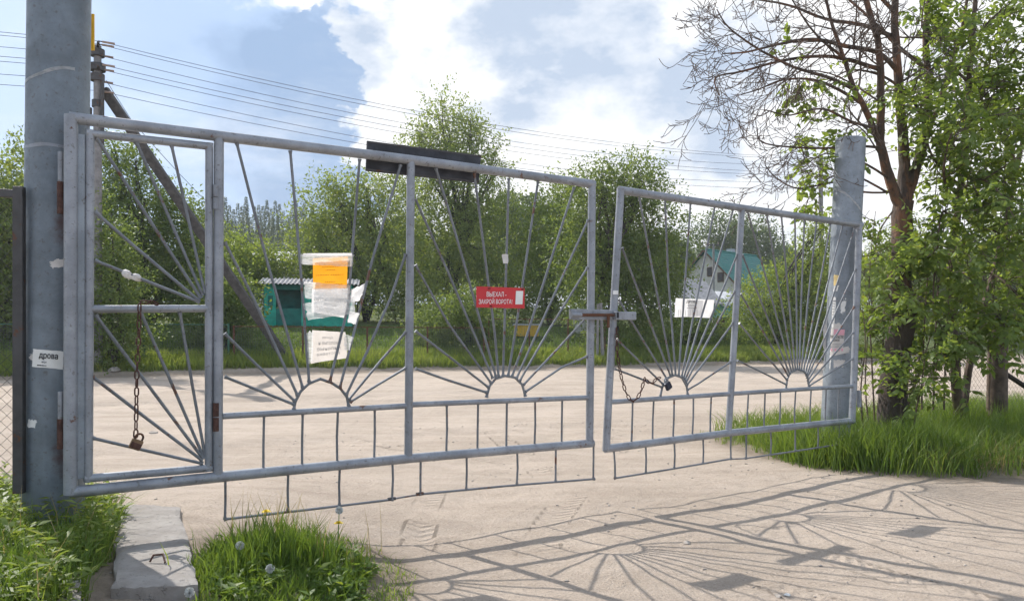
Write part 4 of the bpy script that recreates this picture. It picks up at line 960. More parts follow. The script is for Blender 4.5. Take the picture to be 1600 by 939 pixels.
def teal_house():
    d = 70; apex = P(1103, 391, d); u, v = frame_of(R(42)); base = tz(apex.x, apex.y) - .2   # u along the ridge, v across
    H = apex.z - base; We = 6.0; eave = H - 2.95; Lr = 8.2; o = Vector((apex.x, apex.y, base))
    t = thing('teal_roofed_house', o, 'pale gabled house with teal metal roof beyond the leaning leaf', 'house')
    def q(a, b, z): return o + u * a + v * b + Z3 * z
    th = .25
    def gable(name, a, mat):
        F_ = [q(a, -We / 2, 0), q(a, We / 2, 0), q(a, We / 2, eave), q(a, 0, H - .1), q(a, -We / 2, eave)]; B_ = [x + u * th for x in F_]
        return MB().poly(F_ + B_, [(4, 3, 2, 1, 0), (5, 6, 7, 8, 9)] + [(i, (i + 1) % 5, 5 + (i + 1) % 5, 5 + i) for i in range(5)]).build(name, MAT[mat], t)
    gable('gable_wall', 0, 'stucco'); gable('gable_wall', Lr - th, 'stucco')
    for s in (-1, 1): MB().box(q(Lr / 2, s * (We / 2 - .12), eave / 2), (Lr - 2 * th - .01, .24, eave), (u, v, Z3)).build('side_wall', MAT['grey_wall'], t)
    for s in (-1, 1):       # stepped metal tile courses
        n = 15; m = MB(); ov = .45; a0, a1 = -.4, Lr + .4; hw = We / 2 + ov; sl = (H - eave) / (We / 2); V = []
        for i in range(n):
            b0, b1 = hw * i / n, hw * (i + 1) / n; z0 = H - b0 * sl + .05; z1 = H - b1 * sl + .09
            V = [q(a0, s * b0, z0), q(a1, s * b0, z0), q(a1, s * b1, z1), q(a0, s * b1, z1), q(a0, s * b1, z1 - .05), q(a1, s * b1, z1 - .05)]
            m.poly(V, [(0, 1, 2, 3), (3, 2, 5, 4)])
        rr = m.build('roof', MAT['roof_teal'], t)
        m = MB().poly([q(a0 - .01, 0, H + .08), q(a0 - .01, s * hw, H - hw * sl + .1), q(a0 - .01, s * hw, H - hw * sl - .12), q(a0 - .01, 0, H - .14)], [(0, 1, 2, 3)]); m.build('barge_board', MAT['timber_brown'], rr)
    MB().tube([q(-.42, 0, H + .08), q(Lr + .42, 0, H + .08)], .09, 8).build('ridge_cap', MAT['roof_teal'], t)
    for b, z in ((-.45, H - 2.0), (-1.55, H - 2.55)):
        w = MB().box(q(-.03, b, z), (.06, .62, .85), (u, v, Z3)).build('window', MAT['timber_brown'], t)
        MB().box(q(-.07, b, z), (.03, .46, .68), (u, v, Z3)).build('pane', MAT['window_dark'], w)
    MB().tube([q(3, -We / 2 - .35, eave - .1), q(3, -We / 2 - .3, 0)], .06, 6).build('downpipe', MAT['timber_brown'], t)
    MB().box(q(Lr * .6, .5, H - .1), (.6, .6, 1.2), (u, v, Z3)).build('chimney', MAT['grey_wall'], t)
    # low outbuilding in front: slate roof, pale roof and turquoise wall
    d2 = 62; c = P(1118, 495, d2); b2 = tz(c.x, c.y) - .2
    t2 = thing('turquoise_outbuilding', Vector((c.x, c.y, b2)), 'low turquoise outbuilding with grey roofs in front of the pale house', 'shed')
    def Q_(px, py, dd): return P(px, py, dd)
    wl = Q_(1113, 474, d2); wr = Q_(1150, 474, d2 + 1.0)
    MB().poly([Vector((wl.x, wl.y, b2)), Vector((wr.x, wr.y, b2)), wr, wl] + [x + Vector((.2, 2.5, 0)) for x in (Vector((wl.x, wl.y, b2)), Vector((wr.x, wr.y, b2)), wr, wl)], [(0, 1, 2, 3), (7, 6, 5, 4), (0, 4, 5, 1), (1, 5, 6, 2), (3, 7, 4, 0), (2, 6, 7, 3)]).build('wall', MAT['turquoise_wall'], t2)
    def roofq(name, pts, mat, drop=.12):
        n = len(pts); return MB().poly(list(pts) + [p - Z3 * drop for p in pts], [tuple(range(n)), tuple(range(2 * n - 1, n - 1, -1))] + [(i, n + i, n + (i + 1) % n, (i + 1) % n) for i in range(n)]).build(name, MAT[mat], t2)
    roofq('slate_roof', [Q_(1060, 470, d2 - .6), Q_(1132, 474, d2 - .4), Q_(1099, 436, d2 + 2.6), Q_(1070, 434, d2 + 2.4)], 'slate')
    roofq('pale_roof', [Q_(1128, 476, d2 - .3), Q_(1152, 476, d2 + .8), Q_(1143, 456, d2 + 3.0), Q_(1117, 455, d2 + 3.0)], 'pale_roof')
    lw = Q_(1062, 475, d2); MB().box(Vector((lw.x + 1.2, lw.y + 1.6, (lw.z + b2) / 2)), (2.6, 2.2, lw.z - b2)).build('wall', MAT['grey_wall'], t2)
    # service pole with cross arm beside the house
    pp = P(1115, 454, 66); bb = tz(pp.x, pp.y); tp = P(1115, 381, 66)
    t3 = thing('service_pole', Vector((pp.x, pp.y, bb)), 'small service pole with cross arm before the pale gable', 'utility pole')
    MB().tube([Vector((pp.x, pp.y, bb)), tp], [.12, .09], 8).build('shaft', MAT['concrete_pole'], t3, smooth=True); MB().box(tp - Z3 * .1, (.95, .08, .08)).build('cross_arm', MAT['dark_steel'], t3)
    for sx in (-.4, .4): MB().tube([tp + Vector((sx, 0, -.08)), tp + Vector((sx, 0, .14))], .05, 6).build('insulator', MAT['porcelain'], t3)
teal_house()
def far_cottage():
    d = 74; c = P(418, 406, d); b = tz(c.x, c.y); t = thing('grey_roofed_cottage', Vector((c.x, c.y, b)), 'distant cottage with grey roof among trees left of the orange notice', 'house')
    w = 5.2; z = c.z; MB().box((c.x, c.y + 2, (z + b) / 2), (w - .6, 4, z - b)).build('wall', MAT['stucco'], t)
    for s, nm in ((-1, 'roof'), (1, 'roof')):
        V = [Vector((c.x - w / 2, c.y + 2 + s * 2.4, z - .15)), Vector((c.x + w / 2, c.y + 2 + s * 2.4, z - .15)), Vector((c.x + w / 2, c.y + 2, z + 1.0)), Vector((c.x - w / 2, c.y + 2, z + 1.0))]
        MB().poly(V + [x - Z3 * .1 for x in V], [(0, 1, 2, 3), (7, 6, 5, 4), (0, 4, 5, 1), (1, 5, 6, 2), (2, 6, 7, 3), (3, 7, 4, 0)]).build(nm, MAT['pale_roof'], t)
far_cottage()
# brown board gate with concrete post in front of the outbuilding
p = Pz(1137, 5.5); t = thing('board_gate', p, 'dark brown board gate with concrete post in front of the outbuilding', 'gate')
zt = CAMH + (523 - 495) / F * p.y
for i in range(7): MB().box((p.x - .55 + i * .19, p.y + i * .05, (zt + p.z) / 2 - .02 * (i % 3)), (.17, .03, zt - p.z)).build('board', MAT['timber_brown'], t)
MB().box((p.x - .78, p.y - .1, (zt + p.z) / 2), (.2, .2, zt - p.z - .1)).build('gate_post', MAT['concrete_pole'], t)

# ------------------------------------------------------------------ foliage tools
def leaf_quads(C, D, Nn, L, Wd, fold=.25, g=None):
    """rhombic leaves: centre, direction, normal"""
    g = g or np.random.default_rng(0); n = len(C)
    D = D / (np.linalg.norm(D, axis=1, keepdims=True) + 1e-9); Sd = np.cross(D, Nn); Sd /= np.linalg.norm(Sd, axis=1, keepdims=True) + 1e-9; N2 = np.cross(Sd, D)
    l = (L * g.uniform(.65, 1.25, n))[:, None]; w = (Wd * g.uniform(.7, 1.25, n))[:, None]
    base = C; tip = C + D * l - N2 * l * .12; mid = C + D * l * .45 + N2 * w * fold * .5
    V = np.stack([base, mid + Sd * w / 2, tip, mid - Sd * w / 2], 1).reshape(-1, 3); Q = np.arange(4 * n).reshape(-1, 4); return V, Q
def unit(g, n):
    v = g.normal(size=(n, 3)); return v / np.linalg.norm(v, axis=1, keepdims=True)
def crown_clusters(g, lobes, n):
    """points spread through a set of ellipsoids, thicker towards their skins"""
    w = np.array([a * b * c for *_, a, b, c in lobes]) ** .75; w /= w.sum(); k = g.choice(len(lobes), n, p=w); Lb = np.array(lobes)[k]
    d = unit(g, n); r = g.uniform(.25, 1.06, n) ** .55
    return Lb[:, :3] + d * r[:, None] * Lb[:, 3:], d
def sprig_leaves(g, C, D, per, length, spread, L, Wd, droop=.0, up=.5):
    n = len(C); k = np.repeat(np.arange(n), per); t = g.uniform(0, 1, len(k))[:, None]
    tw = D + g.normal(size=(n, 3)) * .5; tw[:, 2] += up; tw /= np.linalg.norm(tw, axis=1, keepdims=True)
    c = C[k] + tw[k] * t * length + g.normal(size=(len(k), 3)) * spread
    d = tw[k] * .5 + unit(g, len(k)); d[:, 2] -= droop
    nn = unit(g, len(k)); nn[:, 2] += .7
    V, Q = leaf_quads(c, d, nn, L, Wd, g=g); return V, Q, tw
def limb_tubes(m, p, q, r0, r1, g, n=5, bend=.12, sides=6):
    L = (q - p).length; pts = []
    for i in range(n + 1):
        t = i / n; w = math.sin(math.pi * t) * bend * L; pts.append(p.lerp(q, t) + Vector(g.normal(size=3)) * w * .35 + Z3 * w * .3)
    m.tube(pts, [r0 + (r1 - r0) * i / n for i in range(n + 1)], sides)
    return pts
def broad_tree(name, label, px, e_, ytop, halfw, ybot, seed, nclu, per, L, leafmat, stems=3, shoots=(), group='trees and bushes beyond the road', cat='tree', lobes_px=None, trunk_r=.13, d=None):
    """a leafy tree whose crown reaches picture height ytop and half width halfw (pixels) at its place"""
    g = np.random.default_rng(seed)
    b = Pz(px, e_) if d is None else Vector((P(px, 0, d).x, d, tz(P(px, 0, d).x, d)))
    D_ = b.y; s = D_ / F; ztop = CAMH + (523 - ytop) * s; zb = max(b.z + .25, CAMH + (523 - ybot) * s); hw = halfw * s; H = ztop - zb
    t = thing(name, b, label, cat, group); lobes = []
    if lobes_px:
        for (lx, ly, rx, rz) in lobes_px:
            off = g.uniform(-.35, .35) * hw * .6; lobes.append((b.x + (lx - px) * s, b.y + off, CAMH + (523 - ly) * s, rx * s * 1.12, rx * s, rz * s * 1.1))
    else:
        for i in range(16):
            a = g.uniform(0, 2 * math.pi); h = g.uniform(.08, .80); rad = (1 - abs(h - .40) ** 1.6 * 1.9) * g.uniform(.25, .68) * hw; sz = hw * g.uniform(.28, .46)
            lobes.append((b.x + math.cos(a) * rad, b.y + math.sin(a) * rad * .8, zb + h * H, sz, sz * .9, min(sz * .95, H * .24)))
        lobes.append((b.x + hw * .1, b.y, ztop - H * .16, hw * .28, hw * .28, H * .15))
    for (sx, sy, hgt, wid) in shoots:      # upright sprays above the crown
        for j in range(4): lobes.append((b.x + (sx - px) * s, b.y, CAMH + (523 - sy) * s - hgt * s * j / 4, wid * s * (.35 + .25 * j), wid * s * (.35 + .25 * j), hgt * s * .17))
    m = MB(); fork = []
    for i in range(stems):
        a = 2 * math.pi * i / stems + .4; q = b + Vector((math.cos(a) * hw * .22, math.sin(a) * hw * .2, (zb - b.z) + H * g.uniform(.25, .45))); fork.append(limb_tubes(m, b - Z3 * .1, q, trunk_r, trunk_r * .55, g)[-1])
    for l in lobes:
        c = Vector(l[:3]); f = min(fork, key=lambda q: (q - c).length); e2 = limb_tubes(m, f, c, trunk_r * .5, .02, g, 4, .12, 5)[-1]
        for _ in range(4): limb_tubes(m, e2.lerp(f, g.uniform(0, .5)), c + Vector(unit(g, 1)[0]) * l[3] * .9, .022, .006, g, 3, .12, 4)
    m.build('trunk', MAT['bark_dark'], t, smooth=True)
    C, Dr = crown_clusters(g, lobes, int(nclu * .60))
    keep = C[:, 2] > np.array([tz(x, y) for x, y in C[:1, :2]])[0] + .1; C, Dr = C[keep], Dr[keep]
    V, Q, _ = sprig_leaves(g, C, Dr, int(per * 1.6), L * 7.5, L * .62, L * 1.08, L * .56)
    np_obj('crown', V, Q, MAT[leafmat], t)
    return t

# ---- the trees across the road
broad_tree('fruit_tree', 'broad light green tree left of the middle, behind the paper notices', 572, 17.0, 290, 105, 545, 11, 4300, 9, .185, 'leaf_apple',
           lobes_px=[(520, 330, 34, 40), (560, 310, 40, 36), (600, 340, 50, 50), (500, 390, 38, 45), (545, 400, 52, 55), (610, 420, 55, 60), (520, 455, 45, 45), (580, 485, 55, 50), (640, 470, 42, 60), (500, 500, 36, 34), (622, 525, 40, 28), (555, 530, 42, 25)], shoots=((520, 283, 50, 16), (572, 290, 40, 15), (487, 350, 40, 14)), trunk_r=.16)
broad_tree('tall_tree', 'tallest light green tree with upright shoots behind the dark board', 705, 20.0, 160, 95, 550, 12, 5400, 9, .185, 'leaf_apple',
           lobes_px=[(700, 215, 36, 42), (735, 235, 40, 40), (672, 262, 38, 45), (712, 290, 52, 50), (755, 310, 40, 45), (665, 340, 44, 50), (715, 370, 58, 55), (770, 390, 48, 50), (680, 425, 52, 52), (735, 450, 55, 55), (785, 470, 42, 50), (680, 500, 48, 45), (740, 520, 50, 35), (640, 390, 30, 40)], shoots=((690, 152, 70, 18), (735, 185, 50, 18), (655, 205, 45, 16), (775, 235, 45, 16)), trunk_r=.18)
broad_tree('leafy_bush', 'yellowish green bush between the red sign and the bolt', 858, 14.0, 300, 70, 548, 13, 2500, 9, .18, 'leaf_fresh',
           lobes_px=[(880, 330, 34, 40), (860, 375, 38, 45), (895, 400, 40, 45), (845, 430, 32, 45), (890, 460, 42, 40), (850, 495, 40, 30)], shoots=((888, 285, 40, 14),))
broad_tree('linden_tree', 'dense green tree behind the gap between the two leaves', 960, 2.6, 262, 105, 545, 14, 4600, 9, .15, 'leaf_deep',
           lobes_px=[(935, 300, 38, 35), (985, 300, 42, 36), (1020, 345, 40, 42), (960, 360, 55, 50), (910, 340, 30, 40), (905, 410, 34, 45), (1000, 420, 55, 50), (945, 440, 50, 50), (1038, 415, 30, 42), (985, 480, 55, 42), (1030, 490, 36, 40), (925, 500, 28, 30)], shoots=((940, 268, 30, 14), (1000, 262, 36, 16), (975, 270, 30, 12)), trunk_r=.15)
broad_tree('elder_tree', 'dark leafy tree seen through the upper half of the wicket', 235, 12.0, 228, 105, 560, 15, 4800, 9, .16, 'leaf_deep',
           lobes_px=[(180, 260, 26, 32), (195, 300, 38, 38), (165, 350, 38, 45), (225, 350, 45, 45), (270, 350, 36, 36), (310, 380, 34, 45), (190, 420, 45, 50), (255, 420, 50, 50), (310, 440, 34, 40), (170, 490, 42, 45), (230, 490, 50, 45), (295, 500, 40, 40), (200, 540, 45, 22), (150, 420, 30, 50)], shoots=((176, 225, 50, 16), (212, 250, 40, 13), (262, 320, 40, 13)), trunk_r=.15)
broad_tree('wild_shrub', 'slim leafy shrub hiding the foot of the braced pole behind the wicket', 178, .9, 320, 45, 570, 28, 1500, 9, .115, 'leaf_deep', lobes_px=[(165, 345, 16, 26), (172, 390, 22, 32), (160, 440, 26, 36), (190, 450, 24, 34), (170, 500, 32, 34), (200, 520, 26, 28), (165, 550, 34, 18)], trunk_r=.06)
broad_tree('willow_bush', 'pale green willow bush at the left edge behind the wire panel', 0, 7.0, 250, 85, 570, 16, 3600, 9, .17, 'leaf_apple',
           lobes_px=[(20, 290, 40, 40), (-30, 300, 40, 40), (40, 350, 40, 45), (-10, 380, 55, 55), (55, 430, 45, 55), (0, 470, 55, 50), (60, 510, 45, 40), (-40, 450, 45, 60), (20, 540, 55, 25), (95, 460, 30, 60)])
broad_tree('young_bush', 'bright green bush between the brace and the green shed', 385, 18.0, 372, 60, 470, 17, 1500, 8, .19, 'leaf_fresh',
           lobes_px=[(375, 408, 24, 18), (410, 425, 32, 16), (360, 430, 28, 22), (440, 430, 30, 14), (390, 450, 34, 20), (345, 412, 18, 26)])
broad_tree('lilac_bush', 'rounded dark bush on the lawn beside the brace foot', 352, 4.0, 440, 45, 555, 18, 1300, 9, .13, 'leaf_deep',
           lobes_px=[(345, 470, 28, 30), (370, 485, 24, 28), (330, 500, 28, 30), (360, 520, 28, 24), (330, 540, 26, 18)], cat='bush')
broad_tree('hedge_bush', 'wide green bush between the leaning leaf and the teal roof', 1215, 4.0, 345, 90, 555, 19, 3600, 9, .15, 'leaf_fresh',
           lobes_px=[(1283, 395, 28, 38), (1245, 450, 32, 34), (1195, 470, 30, 30), (1285, 450, 34, 45), (1168, 498, 26, 30), (1215, 480, 42, 42), (1265, 500, 40, 40), (1180, 525, 42, 28), (1240, 535, 44, 24), (1300, 520, 34, 35), (1315, 440, 26, 50)], shoots=((1290, 340, 60, 18), (1250, 405, 30, 10)))
broad_tree('currant_bush', 'low dark shrub below the white sheets of the leaning leaf', 1078, 4.5, 488, 55, 550, 20, 1300, 8, .13, 'leaf_deep', lobes_px=[(1050, 515, 26, 22), (1085, 510, 22, 18), (1110, 530, 26, 18), (1140, 535, 20, 14), (1065, 540, 30, 12)], cat='bush')
broad_tree('shrub', 'low shrub under the red sign, right behind the fence', 730, 3.0, 470, 60, 555, 22, 1500, 9, .13, 'leaf_deep', lobes_px=[(735, 500, 26, 28), (772, 530, 18, 16), (710, 515, 30, 28), (750, 540, 28, 14), (680, 525, 30, 24)], cat='bush')
broad_tree('background_tree', 'hazy green tree on the right edge behind the fence post', 1560, 6.0, 330, 120, 555, 24, 2600, 8, .19, 'leaf_deep')
broad_tree('background_tree', 'hazy green tree behind the leaning post and near tree', 1420, 9.0, 350, 100, 550, 25, 2400, 8, .19, 'leaf_apple')
broad_tree('birch_tree', 'dark tree behind the teal roof, left one of two', 1128, 0, 350, 32, 420, 26, 900, 7, .42, 'leaf_forest', d=112, lobes_px=[(1105, 385, 18, 22), (1130, 370, 20, 24), (1150, 390, 16, 22), (1120, 410, 26, 20)], group='trees behind the houses')
broad_tree('birch_tree', 'dark tree behind the teal roof, right one of two', 1172, 0, 360, 30, 420, 27, 900, 7, .42, 'leaf_forest', d=115, lobes_px=[(1165, 375, 18, 18), (1182, 385, 18, 20), (1172, 405, 26, 20), (1200, 402, 14, 14)], group='trees behind the houses')

# ---- forest on the rise behind the gardens
def forest(name, label, rows, seed, leafmat, conifer):
    g = np.random.default_rng(seed); Vs = []; Qs = []; b = 0
    for (px, ytop, d, w) in rows:
        s = d / F; x = (px - 800) * s; z0 = tz(x, d); z1 = CAMH + (523 - ytop) * s; H = z1 - z0; n = 1100
        if conifer:
            h = g.uniform(.05, 1, n) ** .8; r = (1 - h) * w * s * g.uniform(.35, 1.1, n) + .04; a = g.uniform(0, 2 * math.pi, n)
            C = np.stack([x + r * np.cos(a) * .6, d + r * np.sin(a) * .6, z0 + h * H], 1); D = np.stack([np.cos(a), np.sin(a), np.full(n, -.35)], 1); N_ = unit(g, n) * .3 + np.array([0, 0, 1.])
            V, Q = leaf_quads(C, D, N_, (.018 + .055 * (1 - h)) * H, (.008 + .026 * (1 - h)) * H, g=g)
        else:
            lob = [(x + g.uniform(-.6, .6) * w * s, d + g.uniform(-1, 1) * w * s * .5, z0 + H * g.uniform(.35, .82), w * s * .55, w * s * .5, H * .19) for _ in range(7)]
            C, D = crown_clusters(g, lob, 420); V, Q, _ = sprig_leaves(g, C, D, 5, .9, .35, .95 * d / 150, .6 * d / 150)
        Vs.append(V); Qs.append(Q + b); b += len(V)
    tag(np_obj(name, np.concatenate(Vs), np.concatenate(Qs), MAT[leafmat]), label, 'forest', kind='stuff')
g0 = np.random.default_rng(8)
fr_ = [(px, 316 + g0.uniform(-12, 22) + abs(px - 420) * .04, g0.uniform(150, 190), g0.uniform(20, 30)) for px in np.arange(300, 510, 6.5)] + [(px, 340 + g0.uniform(-10, 18), g0.uniform(135, 150), g0.uniform(20, 28)) for px in np.arange(290, 560, 8)]
forest('spruce_wood', 'dark spruce wood on the rise behind the gardens', fr_ + [(463, 335, 64, 22), (476, 352, 62, 20)], 5, 'needle', True)
fd = [(px, 396 + g0.uniform(-12, 14), g0.uniform(100, 120), g0.uniform(15, 22)) for px in np.arange(310, 520, 22)] + [(px, 300 + g0.uniform(-14, 20) + abs(px - 800) * .12, g0.uniform(90, 120), g0.uniform(22, 30)) for px in np.arange(740, 900, 20)]
fd += [(px, 395 + g0.uniform(-14, 14), g0.uniform(120, 150), g0.uniform(18, 26)) for px in np.arange(1040, 1700, 26)] + [(px, 380 + g0.uniform(-20, 20), g0.uniform(90, 130), g0.uniform(20, 30)) for px in np.arange(-260, 330, 26)] + [(px, 352 + g0.uniform(-20, 20), g0.uniform(80, 110), g0.uniform(22, 32)) for px in np.arange(480, 1060, 24)]
forest('mixed_wood', 'far green leafy wood behind the gardens', fd, 6, 'leaf_forest', False)

# ------------------------------------------------------------------ the near tree on the right: half dead crown, leafy right side
class Wood:
    def __init__(s, seed): s.m = MB(); s.t = MB(); s.r = random.Random(seed); s.tips = []; s.twigs = []
    def limb(s, pts, r0, r1, sides=8):
        """smooth a polyline a little and sweep a tapering rod along it"""
        P_ = [Vector(p) for p in pts]; out = []
        for i in range(len(P_) - 1):
            a = P_[max(0, i - 1)]; b, c = P_[i], P_[i + 1]; e = P_[min(len(P_) - 1, i + 2)]
            for k in range(4):
                t = k / 4; out.append(.5 * ((2 * b) + (c - a) * t + (2 * a - 5 * b + 4 * c - e) * t * t + (3 * b - a - 3 * c + e) * t ** 3))
        out.append(P_[-1]); n = len(out)
        rr = [r0 + (r1 - r0) * (i / (n - 1)) ** .9 for i in range(n)]
        out = [p + Vector((s.r.gauss(0, 1), s.r.gauss(0, 1), s.r.gauss(0, 1))) * q * .10 for p, q in zip(out, rr)]
        s.m.tube(out, rr, sides); return out, rr
    def twig(s, p, d, L, r, lvl, curl, leafy):
        n = 5 if lvl > 0 else 4; pts = [p]; dd = d.normalized()
        wv = Vector((s.r.gauss(0, 1), s.r.gauss(0, 1), s.r.gauss(0, .6))) * .16
        for i in range(n):
            f = i / n; dd = (dd + wv * .5 + Vector((0, 0, -curl * (1 - f) * .30 + curl * f * .55)) + Vector((s.r.gauss(0, 1), s.r.gauss(0, 1), s.r.gauss(0, 1))) * .10).normalized(); pts.append(pts[-1] + dd * L / n)
        s.t.tube(pts, [max(.0038, r * (1 - .7 * i / n)) for i in range(n + 1)], 4 if r > .006 else 3, cap=False)
        if lvl > 0:
            k = s.r.randint(3, 4) if lvl > 1 else s.r.randint(2, 4)
            for j in range(k):
                t = s.r.uniform(.2, 1); i = min(n - 1, int(t * n)); q = pts[i].lerp(pts[i + 1], t * n - i); ax = (pts[i + 1] - pts[i]).normalized()
                o = Vector((s.r.gauss(0, 1), s.r.gauss(0, 1), s.r.gauss(0, 1))); o = (o - ax * o.dot(ax)).normalized()
                s.twig(q, ax * .75 + o * .75, L * s.r.uniform(.35, .6), r * .55, lvl - 1, curl, leafy)
        if leafy and lvl <= 1: s.twigs.append((pts, leafy))
    def sprout(s, path, rr, n, L, lvl, curl, leafy, t0=.15, bias=(0, 0, 0)):
        for j in range(n):
            t = s.r.uniform(t0, 1); i = min(len(path) - 2, int(t * (len(path) - 1))); p = path[i]; ax = (path[i + 1] - path[i]).normalized()
            o = Vector((s.r.gauss(0, 1), s.r.gauss(0, .8), s.r.gauss(0, 1))); o = (o - ax * o.dot(ax)).normalized()
            s.twig(p, ax * .6 + o * .8 + Vector(bias), L * s.r.uniform(.6, 1.2), min(rr[i] * .5, .016), lvl, curl, leafy)
TD = 9.9
def T(px, py, dd=0): return P(px, py, TD + dd)
def compound_leaves(twigs, g, L, Wd):
    """ash-like leaves: pairs of leaflets on a drooping stalk"""
    C = []; D = []; N_ = []
    for pts, dens in twigs:
        for _ in range(dens):
            i = g.integers(1, len(pts)); p = np.array(pts[i]); ax = np.array((pts[i] - pts[i - 1]).normalized()); s = ax * .5 + g.normal(size=3) * .7; s[2] -= .15; s /= np.linalg.norm(s)
            sd = np.cross(s, [0, 0, 1.]) + g.normal(size=3) * .25; sd /= np.linalg.norm(sd) + 1e-9; up = np.cross(sd, s); LL = L * g.uniform(1.5, 2.6)
            for k in range(3):
                q = p + s * LL * (.35 + .3 * k) - np.array([0, 0, .05 * k * k * L])
                for sg in (-1, 1): C.append(q); D.append(s * .55 + sd * sg + np.array([0, 0, -.25])); N_.append(up + g.normal(size=3) * .35)
            C.append(p + s * LL * 1.0); D.append(s + np.array([0, 0, -.2])); N_.append(up + g.normal(size=3) * .3)
    C = np.array(C); D = np.array(D); N_ = np.array(N_); n = len(C); D = D / (np.linalg.norm(D, axis=1, keepdims=True) + 1e-9)
    Sd = np.cross(D, N_); Sd /= np.linalg.norm(Sd, axis=1, keepdims=True) + 1e-9; U_ = np.cross(Sd, D); l = (L * g.uniform(.5, 1.35, n))[:, None]; w = (Wd * g.uniform(.65, 1.3, n))[:, None] * .5; cu = g.uniform(-.05, .35, n)[:, None]
    V = np.stack([C, C + D * l * .33 + Sd * w + U_ * w * .4, C + D * l * .33 - Sd * w + U_ * w * .4, C + D * l * .68 + Sd * w * .72 - U_ * l * cu * .45, C + D * l * .68 - Sd * w * .72 - U_ * l * cu * .45, C + D * l * .98 - U_ * l * cu], 1).reshape(-1, 3)
    i = np.arange(n)[:, None] * 6; Q = np.concatenate([i + np.array([q]) for q in ([0, 2, 1], [1, 2, 4], [1, 4, 3], [3, 4, 5])], 1).reshape(-1, 3); return V, Q
def near_tree():
    b = Vector((T(1398, 523).x, TD, 0)); b.z = tz(b.x, b.y)
    t = thing('ash_tree', b, 'orange-barked tree with bare twigs spreading left, beside the leaning post', 'tree')
    w = Wood(5)
    gz = 523 + (CAMH - b.z) * F / TD
    trunk, tr = w.limb([T(1398, gz + 12), T(1396, 640), T(1402, 560, .05), T(1408, 460), T(1408, 370, -.05), T(1412, 315)], .200, .115, 14)
    # root flare
    for an in range(5):
        a = an * 1.26 + .3; w.limb([T(1398, 665) , Vector((b.x + math.cos(a) * .22, b.y + math.sin(a) * .22, b.z + .10)), Vector((b.x + math.cos(a) * .40, b.y + math.sin(a) * .40, b.z - .08))], .11, .03, 7)
    stems = [([(1408, 330, 0), (1392, 285, -.1), (1380, 245, -.2), (1375, 205, -.3), (1376, 120, -.4), (1370, 60, -.5), (1345, -30, -.6), (1330, -120, -.7)], .085, .030),
             ([(1411, 320, 0), (1412, 260, .1), (1408, 190, .1), (1402, 110, .1), (1398, 20, 0), (1404, -80, -.1), (1410, -200, 0)], .095, .035),
             ([(1412, 325, 0), (1430, 270, .1), (1447, 200, .2), (1450, 130, .3), (1446, 60, .4), (1455, -40, .5), (1470, -180, .6)], .085, .03),
             ([(1420, 290, 0), (1440, 235, .3), (1470, 150, .6), (1500, 60, .9), (1520, -60, 1.1)], .06, .02),
             ([(1378, 235, -.2), (1352, 170, -.5), (1335, 140, -.6), (1318, 90, -.7), (1298, 30, -.8), (1280, -50, -.9)], .05, .016)]
    sp = []
    for pts, r0, r1 in stems: sp.append(w.limb([T(*q) for q in pts], r0 * .85, r1 * .85, 9))
    # bare limbs reaching left, drooping then curling up
    bare = [([(1402, 110, .1), (1370, 82, -.3), (1320, 72, -.7), (1270, 62, -1.0), (1215, 70, -1.2), (1165, 82, -1.3), (1128, 84, -1.3)], .036),
            ([(1400, 60, .1), (1350, 40, 0), (1290, 30, .2), (1230, 8, .4), (1170, -2, .5), (1125, -12, .5)], .03),
            ([(1376, 110, -.4), (1330, 95, -.6), (1280, 88, -.7), (1220, 96, -.8), (1160, 112, -.9), (1118, 122, -.9), (1124, 150, -.9)], .028),
            ([(1350, 165, -.5), (1310, 140, -.6), (1270, 125, -.7), (1225, 125, -.8), (1185, 140, -.8), (1158, 148, -.8)], .022),
            ([(1335, 140, -.6), (1290, 120, -.9), (1240, 105, -1.1), (1190, 80, -1.2), (1140, 45, -1.2), (1120, 15, -1.2)], .024),
            ([(1380, 205, -.3), (1330, 190, -.8), (1285, 170, -1.1), (1235, 180, -1.2), (1195, 172, -1.3)], .020),
            ([(1450, 110, .3), (1400, 70, .2), (1350, 20, .1), (1300, -20, 0), (1240, -60, 0)], .03),
            ([(1380, 232, -.3), (1340, 228, -.6), (1290, 232, -.8), (1235, 230, -.9), (1190, 222, -.9), (1183, 200, -.9)], .019),
            ([(1398, 20, 0), (1360, -20, -.3), (1310, -50, -.5), (1250, -70, -.7), (1180, -60, -.8), (1130, -30, -.9)], .03),
            ([(1318, 90, -.7), (1280, 60, -.9), (1250, 20, -1), (1220, -30, -1)], .018),
            ([(1447, 190, .2), (1420, 150, -.1), (1380, 120, -.3), (1330, 110, -.4), (1290, 130, -.4)], .026),
            ([(1395, 300, -.1), (1350, 300, -.5), (1305, 285, -.7), (1250, 295, -.8), (1215, 280, -.8), (1195, 258, -.8)], .015)]
    for k, (pts, r0) in enumerate(bare):
        pa, rr = w.limb([T(*q) for q in pts], r0, .006, 6)
        w.sprout(pa, rr, 11 if k < 7 else 8, .70, 2, .85, 0, .22)
    for pa, rr in sp: w.sprout(pa, rr, 8, .8, 2, .6, 0, .35)
    # green twigs low on the left of the stems
    lg = [([(1390, 280, -.1), (1340, 250, -.5), (1290, 240, -.7), (1255, 262, -.8)], .018), ([(1385, 260, -.3), (1350, 205, -.8), (1320, 190, -.9)], .014), ([(1385, 300, -.2), (1320, 270, -.2), (1270, 300, -.2), (1255, 340, -.2)], .016),
          ([(1376, 160, -.4), (1310, 120, -.5), (1260, 110, -.6), (1240, 118, -.6)], .012), ([(1395, 330, -.3), (1375, 360, -.6), (1365, 400, -.8)], .012)]
